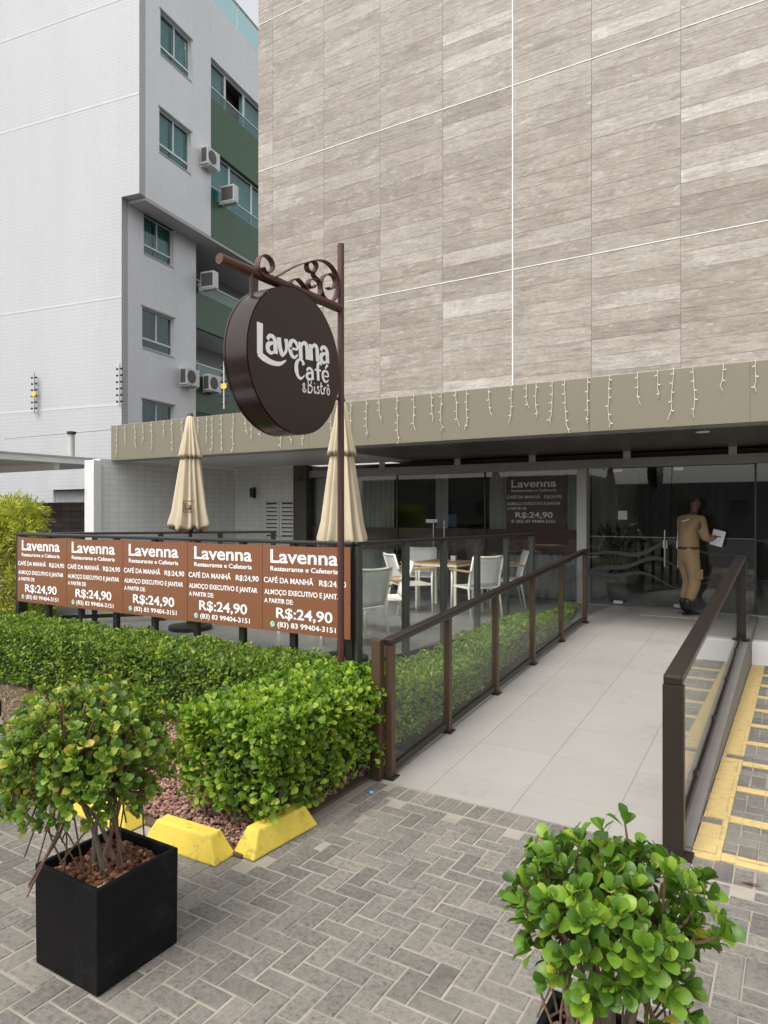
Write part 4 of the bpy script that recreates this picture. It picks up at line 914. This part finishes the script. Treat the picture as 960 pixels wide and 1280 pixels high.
MB().box(-4, 3.4, -.30, -.2, 2.55, 3.3).build('lintel', 'white_tile', gw)
# ------------------------------------------------------------------ white apartment block
OX, OY, TH = -16.94, 13.11, R(9.1)
ap = empty('apartment_building', (OX, OY, 0), TH, label='white tiled apartment block with green balconies and air conditioners', category='building')
def wall_holes(x0, x1, ys_, zs_, holes):
    mb = MB(); Y_ = sorted(set(ys_ + [h[i] for h in holes for i in (0, 1)])); Z_ = sorted(set(zs_ + [h[i] for h in holes for i in (2, 3)]))
    for a, b in zip(Y_, Y_[1:]):
        for c_, d in zip(Z_, Z_[1:]):
            if any(h[0] <= (a + b) / 2 <= h[1] and h[2] <= (c_ + d) / 2 <= h[3] for h in holes): continue
            mb.box(x0, x1, a, b, c_, d)
    return mb
Wn = [(.9, 2.36, 15.70, 17.02, .65), (.85, 2.33, 12.72, 14.05, .65), (.92, 2.29, 9.80, 11.0, 0), (.85, 2.31, 6.92, 8.15, 0), (.85, 2.31, 4.10, 5.34, 0)]
MB().box(-9.5, .0, -.0, .25, -.05, 11.1).build('front_wall', 'white_tile', ap); MB().box(-9.5, .65, 0.0, .25, 11.101, 19.05).build('front_wall', 'white_tile', ap)
wall_holes(-.25, 0, [.252, 3.44], [0, 11.1], [w_[:4] for w_ in Wn[2:]]).build('side_wall', 'brightened_side_tile', ap)
wall_holes(.40, .65, [.252, 3.38], [11.1, 19.05], [w_[:4] for w_ in Wn[:2]]).build('side_wall', 'brightened_side_tile', ap)
MB().box(-1.6, .648, .252, 9.5, 11.0, 11.098).build('overhang_slab', 'grey_paint', ap)
MB().box(-9.5, -1.65, .26, 9.5, 0, 19).build('inner_core', 'grey_paint', ap)
MB().box(.40, .65, 3.382, 9.5, 17.12, 19.05).build('side_wall', 'brightened_side_tile', ap)
MB().box(-1.6, .39, 3.0, 9.5, 17.13, 17.2).build('ceiling_slab', 'interior_dark', ap); MB().box(-1.6, .39, 3.0, 9.5, 18.95, 19.04).build('roof_slab', 'white_paint', ap); MB().box(-.6, -.58, 3.0, 9.5, 11.1, 17.1).build('room_wall', 'interior_dark', ap)
for z0, z1, x in ((14.06, 15.75, .66), (11.1, 12.42, .66), (8.16, 9.37, .01), (5.31, 6.53, .01), (2.5, 3.7, .01)):
    MB().box(x - .16, x, 3.384 if x > .1 else 3.444, 9.5, z0, z1).build('balcony_parapet', 'green_wall', ap)
    MB().box(-1.6, x - .165, 3.45, 9.5, z0, z0 + .12).build('balcony_floor', 'white_paint', ap)
    MB().box(x - .09, x - .08, 3.5, 9.4, z1 + .01, z1 + .42).build('balcony_glass', 'teal_glass', ap); MB().box(x - .11, x - .06, 3.46, 9.45, z1 + .42, z1 + .46).build('balcony_rail', 'white_paint', ap)
for z in (8.2, 5.05, 13.99, 16.9): MB().box(-9.5, .0 if z < 11 else .65, -.006, -.001, z - .03, z + .03).build('groove_strip', mat('strip_tile', (.53, .535, .545), .4), ap)
MB().box(-9.5, 0, -.05, -.0065, -.05, 4.98).build('plinth_wall', mat('big_white_tile', (.80, .80, .80), .4, var=.03), ap) if False else None
def window(y0, y1, z0, z1, x, open_=False, cur='teal_curtain', strip=True):
    wd = empty('window'); wd.parent = ap; f = MB(); t = .045; zs = z0 + .30 if strip else z0
    f.box(x - .14, x - .09, y0, y0 + t, z0, z1); f.box(x - .14, x - .09, y1 - t, y1, z0, z1); f.box(x - .139, x - .091, y0 + t, y1 - t, z1 - t, z1); f.box(x - .139, x - .091, y0 + t, y1 - t, z0, z0 + t)
    if strip: f.box(x - .145, x - .085, y0 + t, y1 - t, zs - .03, zs + .03)
    ym = (y0 + y1) / 2; f.box(x - .138, x - .092, ym - .025, ym + .025, zs, z1 - t)
    f.build('frame', 'white_paint', wd)
    for a, b in ((y0 + t, ym - .025), (ym + .025, y1 - t)): MB().box(x - .122, x - .114, a, b, zs + .03, z1 - t).build('pane', 'teal_glass', wd)
    if strip: MB().box(x - .122, x - .114, y0 + t, y1 - t, z0 + t, zs - .03).build('pane', 'teal_glass', wd)
    mb = MB(); n = 40
    for i in range(n + 1): yy_ = y0 + (y1 - y0) * i / n; xx = x - .22 + .025 * math.sin(i * 1.3); mb.v += [(xx, yy_, z0 + .1), (xx, yy_, z1)]
    mb.f = [(2 * i, 2 * i + 2, 2 * i + 3, 2 * i + 1) for i in range(n) if not (i % 20 in (18, 19) )]
    mb.build('curtain', cur, wd, smooth=True); MB().box(x - .62, x - .60, y0 - .3, y1 + .3, z0 - .3, z1 + .3).build('dark_room', 'interior_dark', wd)
    MB().box(x - .08, x + .03, y0 - .05, y1 + .05, z1 + .002, z1 + .05).build('lintel', 'grey_paint', wd); MB().box(x - .085, x + .004, y1 - .002 , y1 + .10, z0 - .08, z1).build('reveal', 'white_paint', wd)
    MB().box(x - .085, x + .02, y0, y1 - .004, z0 - .04, z0 - .001).build('sill', 'grey_paint', wd)
M['curtain_dark'] = mat('dark_curtain', (.06, .075, .08), .8, var=.3, vs=4)
for i, (y0, y1, z0, z1, x) in enumerate(Wn): window(y0, y1, z0, z1, x, cur='teal_curtain' if i < 3 else 'curtain_dark')
# balcony sliding windows of the two upper floors
for (z0, z1, spans) in ((15.78, 17.1, ((3.45, 4.35, 1), (4.35, 5.5, 0), (5.5, 6.6, 1), (6.6, 8, 1))), (12.5, 14.05, ((3.5, 4.6, 1), (4.6, 6.0, 1), (6.0, 8, 1)))):
    for a, b, g in spans:
        wd = empty('balcony_window'); wd.parent = ap; f = MB(); x = .52; t = .05
        f.box(x - .05, x, a, a + t, z0, z1); f.box(x - .05, x, b - t, b, z0, z1); f.box(x - .049, x - .001, a + t, b - t, z1 - t, z1); f.box(x - .049, x - .001, a + t, b - t, z0, z0 + t); f.build('frame', 'white_paint', wd)
        if g:
            MB().box(x - .03, x - .02, a + t, b - t, z0 + t, z1 - t).build('pane', 'teal_glass', wd)
            MB().box(x - .2, x - .19, a, b, z0, z1).build('curtain', 'teal_curtain', wd)
        else: MB().box(x - .5, x - .49, a - .3, b + .3, z0, z1).build('dark_room', 'interior_dark', wd)
for z0 in (8.28, 5.43, 2.6):
    wd = empty('balcony_door'); wd.parent = ap; MB().box(-1.64, -1.60, 4.0, 5.6, z0, z0 + 2.1).build('dark_room', 'interior_dark', wd); MB().box(-1.60, -1.57, 3.9, 4.0, z0, z0 + 2.2).build('frame', 'white_paint', wd); MB().box(-1.60, -1.57, 5.6, 5.7, z0, z0 + 2.2).build('frame', 'white_paint', wd); MB().box(-1.599, -1.571, 4.0, 5.6, z0 + 2.1, z0 + 2.2).build('frame', 'white_paint', wd)
# roof glass
for k in range(5): MB().box(.60, .612, 2.0 + k * 1.5, 3.47 + k * 1.5, 19.06, 19.92).build('roof_glass', 'teal_glass', ap)
for k in range(6): MB().box(.585, .63, 1.97 + k * 1.5, 2.0 + k * 1.5, 19.052, 19.93).build('roof_rail_post', 'white_paint', ap)
MB().box(.58, .64, 1.9, 9.5, 19.931, 19.98).build('roof_rail', 'frame_grey', ap)
# split air conditioners on the side wall
def aircon(ly, z, x, label, along=True):
    c_, s_ = math.cos(TH), math.sin(TH); wx, wy = OX + x * c_ - ly * s_, OY + x * s_ + ly * c_
    a = empty('air_conditioner', (wx, wy, z), TH, label=label, category='air conditioner', group='air conditioners on the white apartment block')
    if along: dx, dy = .14, .34
    else: dx, dy = .27, .14
    MB().box(.06, .06 + 2 * dx, -dy, dy, 0, .56).build('casing', 'ac_white', a, bevel=.02)
    if along:
        g = MB().lathe([(0, 0), (.21, 0), (.21, .012), (.0, .014)], seg=24).build('fan_grille', 'ac_dark', a); g.rotation_euler = (0, R(90), 0); g.location = (.06 + 2 * dx + .002, -.08, .28)
        MB().box(.10, .06 + 2 * dx - .04, -dy - .008, -dy - .001, .06, .50).build('coil_grille', 'ac_dark', a)
    else:
        MB().box(.10, .02 + 2 * dx, -dy - .008, -dy - .001, .06, .50).build('coil_grille', 'ac_dark', a)
    for q in (-.28, .28): MB().box(0, .06 + 2 * dx, q * dy / .4 - .015, q * dy / .4 + .015, -.045, -.003).build('bracket', 'ac_white', a)
aircon(3.08, 13.22, .65, 'white air conditioner unit beside the upper green parapet')
aircon(3.95, 12.4, .66, 'white air conditioner on a bracket before the second green balcony glass', False)
aircon(3.72, 9.5, .01, 'white air conditioner just above the middle green parapet', False)
aircon(2.85, 6.05, .0, 'white air conditioner on the white wall beside the lowest visible balcony')
aircon(4.05, 6.05, .01, 'white air conditioner on the lowest visible green parapet')
# electric fence posts along the wall top
def fpost(lx, ly, z, label, n=6, sign=False):
    c_, s_ = math.cos(TH), math.sin(TH); p = empty('electric_fence_post', (OX + lx * c_ - ly * s_, OY + lx * s_ + ly * c_, z), TH, label=label, category='fence post', group='electric fence posts')
    MB().box(-.018, .018, -.018, .018, 0, 1.25).build('post', 'grey_paint', p)
    if sign: MB().box(-.09, .09, -.024, -.0185, .52, .66).build('warning_sign', 'yellow_paint', p)
    for k in range(n):
        for s in (-1, 1): MB().tube([(s * .02, 0, .15 + k * .19), (s * .10, 0, .15 + k * .19)], [.018, .035], 6).build('insulator', 'black_metal', p)
fpost(-3.35, -.12, 4.95, 'electric fence post with a small yellow sign on the white street wall', sign=True); fpost(.06, -.15, 4.95, 'electric fence post at the corner of the white block'); fpost(4.0, -.6, 4.6, 'pale electric fence post with yellow sign before the green parapet behind the fascia', sign=True)
MB().tube([(-18.6, 10.6, 3.9), (-16.2, 12.9, 4.3), (-16.0, 13.0, 4.2)], .015, 6).build('wall_cable', 'grey_paint', label='thin grey cable running to the white wall above the carport', category='cable')

# ------------------------------------------------------------------ person entering with a paper
def skin(name, joints, edges, m, parent, sub=2, slim=.88):
    me = bpy.data.meshes.new(name); me.from_pydata([j[0] for j in joints], edges, []); o = bpy.data.objects.new(name, me); C.objects.link(o)
    o.modifiers.new('k', 'SKIN').use_smooth_shade = True
    for v, j in zip(me.skin_vertices[0].data, joints): r_ = j[1]; v.radius = tuple(q * slim for q in (r_ if isinstance(r_, tuple) else (r_, r_)))
    me.skin_vertices[0].data[0].use_root = True
    s = o.modifiers.new('s', 'SUBSURF'); s.levels = sub; s.render_levels = sub
    dg = bpy.context.evaluated_depsgraph_get(); dg.update(); fm = bpy.data.meshes.new_from_object(o.evaluated_get(dg)); bpy.data.objects.remove(o)
    for p_ in fm.polygons: p_.use_smooth = True
    fm.name = name; fm.materials.clear(); return obj(name, fm, m, parent)
# local frame: x forward (walking direction), y to the person's left, z up
pe = empty('person', (-1.40, 10.85, .401), R(48), label='person in a khaki uniform and black boots stepping in with a paper', category='person')
J = [((0, 0, .88), (.13, .15)), ((.02, 0, 1.05), (.12, .145)), ((.04, 0, 1.25), (.125, .17)), ((.06, 0, 1.40), (.10, .15)), ((.085, 0, 1.475), .055), ((.11, 0, 1.53), .058), ((.125, 0, 1.60), (.088, .078)), ((.125, 0, 1.67), (.085, .075)), ((.12, 0, 1.715), .045),
     ((.05, .19, 1.40), .062), ((.12, .24, 1.14), .048), ((.33, .17, 1.17), .038), ((.05, -.19, 1.40), .062), ((.08, -.25, 1.13), .048), ((.30, -.17, 1.13), .038),
     ((.0, .09, .82), .088), ((.10, .10, .47), .062), ((.0, .10, .12), .048), ((0, -.09, .82), .088), ((.05, -.10, .46), .062), ((-.10, -.10, .12), .048), ((.40, .13, 1.17), .028), ((.37, -.14, 1.14), .028)]
Ed = [(0, 1), (1, 2), (2, 3), (3, 4), (4, 5), (5, 6), (6, 7), (7, 8), (3, 9), (9, 10), (10, 11), (11, 21), (3, 12), (12, 13), (13, 14), (14, 22), (0, 15), (15, 16), (16, 17), (0, 18), (18, 19), (19, 20)]
J = [(q, (tuple(v_ * .74 for v_ in r_) if isinstance(r_, tuple) else r_ * .74) if k in (0, 1, 2, 3, 9, 10, 12, 13, 15, 16, 18, 19) else r_) for k, (q, r_) in enumerate(J)]
skin('body', J, Ed, 'skin', pe)
uj = [((0, 0, .90), (.138, .158)), ((.01, 0, 1.02), (.132, .152)), ((.03, 0, 1.20), (.142, .176)), ((.05, 0, 1.36), (.125, .175)), ((.075, 0, 1.455), .066),
      ((.05, .20, 1.385), .083), ((.10, .25, 1.13), .066), ((.31, .175, 1.165), .05), ((.05, -.20, 1.385), .083), ((.07, -.26, 1.12), .066), ((.28, -.175, 1.125), .05),
      ((.0, .09, .80), .112), ((.10, .10, .47), .090), ((.01, .10, .19), .078), ((0, -.09, .80), .112), ((.04, -.10, .46), .090), ((-.09, -.10, .20), .078)]
skin('uniform', uj, [(0, 1), (1, 2), (2, 3), (3, 4), (3, 5), (5, 6), (6, 7), (3, 8), (8, 9), (9, 10), (0, 11), (11, 12), (12, 13), (0, 14), (14, 15), (15, 16)], 'khaki', pe, slim=.96)
MB().obox((.03, -.185, .60), .062, .014, .075).build('cargo_pocket', 'khaki', pe, bevel=.012); MB().lathe([(.126, .955), (.134, .96), (.134, .99), (.126, .995)], (.005, 0), 24, fold=lambda k, r_, z: 1 + .13 * math.sin(k * math.pi / 12) ** 2).build('belt', 'dark_wood', pe, smooth=True)
for (x, y, z, pit) in ((.0, .10, .0, 0), (-.10, -.10, .015, .12)):
    skin('boot', [((x, y, z + .25), .068), ((x, y, z + .10), .062), ((x + .06, y, z + .055), .055), ((x + .16, y, z + .045 - pit * .3), (.045, .052)), ((x + .20, y, z + .04 - pit * .3), (.035, .045))], [(0, 1), (1, 2), (2, 3), (3, 4)], 'boot', pe)
    MB().box(x - .06, x + .24, y - .05, y + .05, z - .0, z + .022).build('boot_sole', 'boot', pe, bevel=.008)
for (hx, hy, hz, s) in ((.40, .13, 1.17, 1), (.37, -.14, 1.14, -1)):
    for k in range(4):
        ln = (.068, .078, .074, .058)[k]; y0 = hy + (k - 1.5) * .017; skin('finger', [((hx + .01, y0, hz), .009), ((hx + ln * .7, y0, hz + .004), .009), ((hx + ln, y0 - s * .004, hz - .025), .008)], [(0, 1), (1, 2)], 'skin', pe, 1)
    skin('thumb', [((hx, hy - s * .03, hz), .010), ((hx + .03, hy - s * .05, hz + .012), .009), ((hx + .055, hy - s * .045, hz + .012), .008)], [(0, 1), (1, 2)], 'skin', pe, 1)
hair = skin('hair', [((.105, 0, 1.69), (.078, .074)), ((.09, 0, 1.62), (.07, .074))], [(0, 1)], 'boot', pe)
for s in (-1, 1): MB().lathe([(0, -.03), (.012, -.02), (.014, .01), (0, .03)], (.115, s * .078), 8).build('ear', 'skin', pe, smooth=True).location.z = 1.61
skin('nose', [((.20, 0, 1.625), .012), ((.222, 0, 1.595), .014)], [(0, 1)], 'skin', pe, 1)
for s in (-1, 1): MB().lathe([(0, -.008), (.009, 0), (0, .008)], (.196, s * .03), 8).build('eye', 'white_paint', pe).location.z = 1.638
MB().box(.198, .206, -.025, .025, 1.555, 1.565).build('mouth', 'skin', pe)
MB().obox((-.075, -.03, 1.375), .004, .075, .008, Matrix.Rotation(R(-12), 3, 'X')).build('shoulder_stripe', 'white_print', pe)
pp = MB().obox((0, 0, 0), .085, .0012, .12).build('paper_sheet', 'paper', label='white paper sheet held by the person in khaki', category='paper'); pp.location = (-1.40 + .42 * math.cos(R(48)) + .09, 10.85 + .42 * math.sin(R(48)) - .12, .401 + 1.12); pp.rotation_euler = (R(-18), R(16), R(10))

# ------------------------------------------------------------------ parked white car, nose over the wheel stop
car = empty('parked_car', (-5.14, .72, 0), label='white parked car with its nose at the yellow wheel stop', category='car')
prof = [(1.80, .22), (1.86, .42), (1.80, .62), (1.62, .78), (.95, .90), (.55, 1.15), (.1, 1.40), (-.9, 1.45), (-1.5, 1.30), (-1.8, .95), (-1.9, .60), (-1.85, .25)]
mb = MB(); sec = [(-.82, .86), (-.80, .96), (-.6, 1), (0, 1.012), (.6, 1), (.80, .96), (.82, .86)]
for xx, sc_ in sec:
    for (yy_, zz) in prof:
        t = max(0, (zz - .9) / .55); mb.v.append((xx * (1 - .20 * t), yy_ * sc_ if abs(yy_) > 1.4 else yy_, zz if abs(xx) < .7 else zz - .015))
n = len(prof); mb.f = [(i * n + k, i * n + k + 1, i * n + n + k + 1, i * n + n + k) for i in range(len(sec) - 1) for k in range(n - 1)] + [tuple(range(n))[::-1], tuple((len(sec) - 1) * n + k for k in range(n))]
b = mb.build('body', 'car_white', car, smooth=False)
for s in (-1, 1):
    MB().add([(s * .775, .60, .93), (s * .775, -1.3, .93), (s * .70, -.95, 1.32), (s * .70, .1, 1.30)], [(0, 1, 2, 3)]).build('side_window', 'black_metal', car)
    MB().obox((s * .60, 1.70, .64), .15, .10, .06, Matrix.Rotation(R(s * -14), 3, 'Z')).build('headlight', 'black_metal', car, bevel=.02)
    for y in (1.15, -1.2):
        wh = MB().tube([(s * .66, y, .30), (s * .83, y, .30)], .30, 24).build('wheel', 'tyre', car); MB().tube([(s * .82, y, .30), (s * .84, y, .30)], .19, 16).build('rim', 'chrome', wh)
MB().add([(-.62, .93, .925), (.62, .93, .925), (.52, .20, 1.36), (-.52, .20, 1.36)], [(0, 1, 2, 3)]).build('windscreen', 'black_metal', car)
MB().box(-.55, .55, 1.70, 1.80, .24, .36).build('grille', 'black_metal', car)

# ------------------------------------------------------------------ litter and the far side of the street
MB().lathe([(0, 0), (.016, 0), (.016, .012), (.0, .014)], seg=12).build('bottle_cap', 'blue_cap', label='small pale blue bottle cap on the pavers by the corner hedge', category='cap').location = (-2.47, 3.98 - .08, .004)
dl = MB().add([(0, 0, 0), (.05, .012, .008), (.11, .0, .004), (.06, -.016, .012)], [(0, 1, 2, 3)]).build('fallen_leaf', 'dead_leaf', label='dark fallen leaf on the pavers near the yellow stripes', category='leaf'); dl.location = (-.27, 3.95, .004)
for k in range(14):
    x, y = random.uniform(-2.3, -.7), random.uniform(2.0, 3.9); o = MB().add([(0, 0, 0), (.008, .004, .003), (.015, 0, .001), (.007, -.005, .003)], [(0, 1, 2, 3)]).build('leaf_scrap', 'dead_leaf', label='tiny dark leaf scrap lying on the grey pavers', category='leaf', group='leaf scraps on the pavers'); o.location = (x, y, .003); o.rotation_euler = (0, 0, random.uniform(0, 6))
def block(x, y, wx, hz, col, lab, nx, nz):
    b = empty('street_building', (x, y, 0), label=lab, category='building'); MB().box(-wx / 2, wx / 2, -8, 0, -.05, hz).build('wall', mat('street_wall', col, .7), b)
    for i in range(nx):
        for j in range(nz):
            cx, cz = -wx / 2 + (i + .5) * wx / nx, 1.6 + j * 3.0; f = MB().box(cx - .75, cx + .75, .002, .06, cz - .1, cz + 1.35).build('window', 'frame_grey', b); MB().box(cx - .68, cx + .68, .061, .07, cz - .03, cz + 1.28).build('pane', 'interior_dark', f)
block(-26, -34, 22, 5.0, (.22, .20, .18), 'brown low building across the street', 6, 1); block(-2, -36, 24, 4.2, (.16, .17, .16), 'grey shop building across the street', 6, 1); block(24, -34, 24, 6, (.24, .22, .20), 'tan low building across the street', 7, 1); block(52, -34, 26, 4.5, (.2, .2, .2), 'grey corner building across the street', 6, 1)
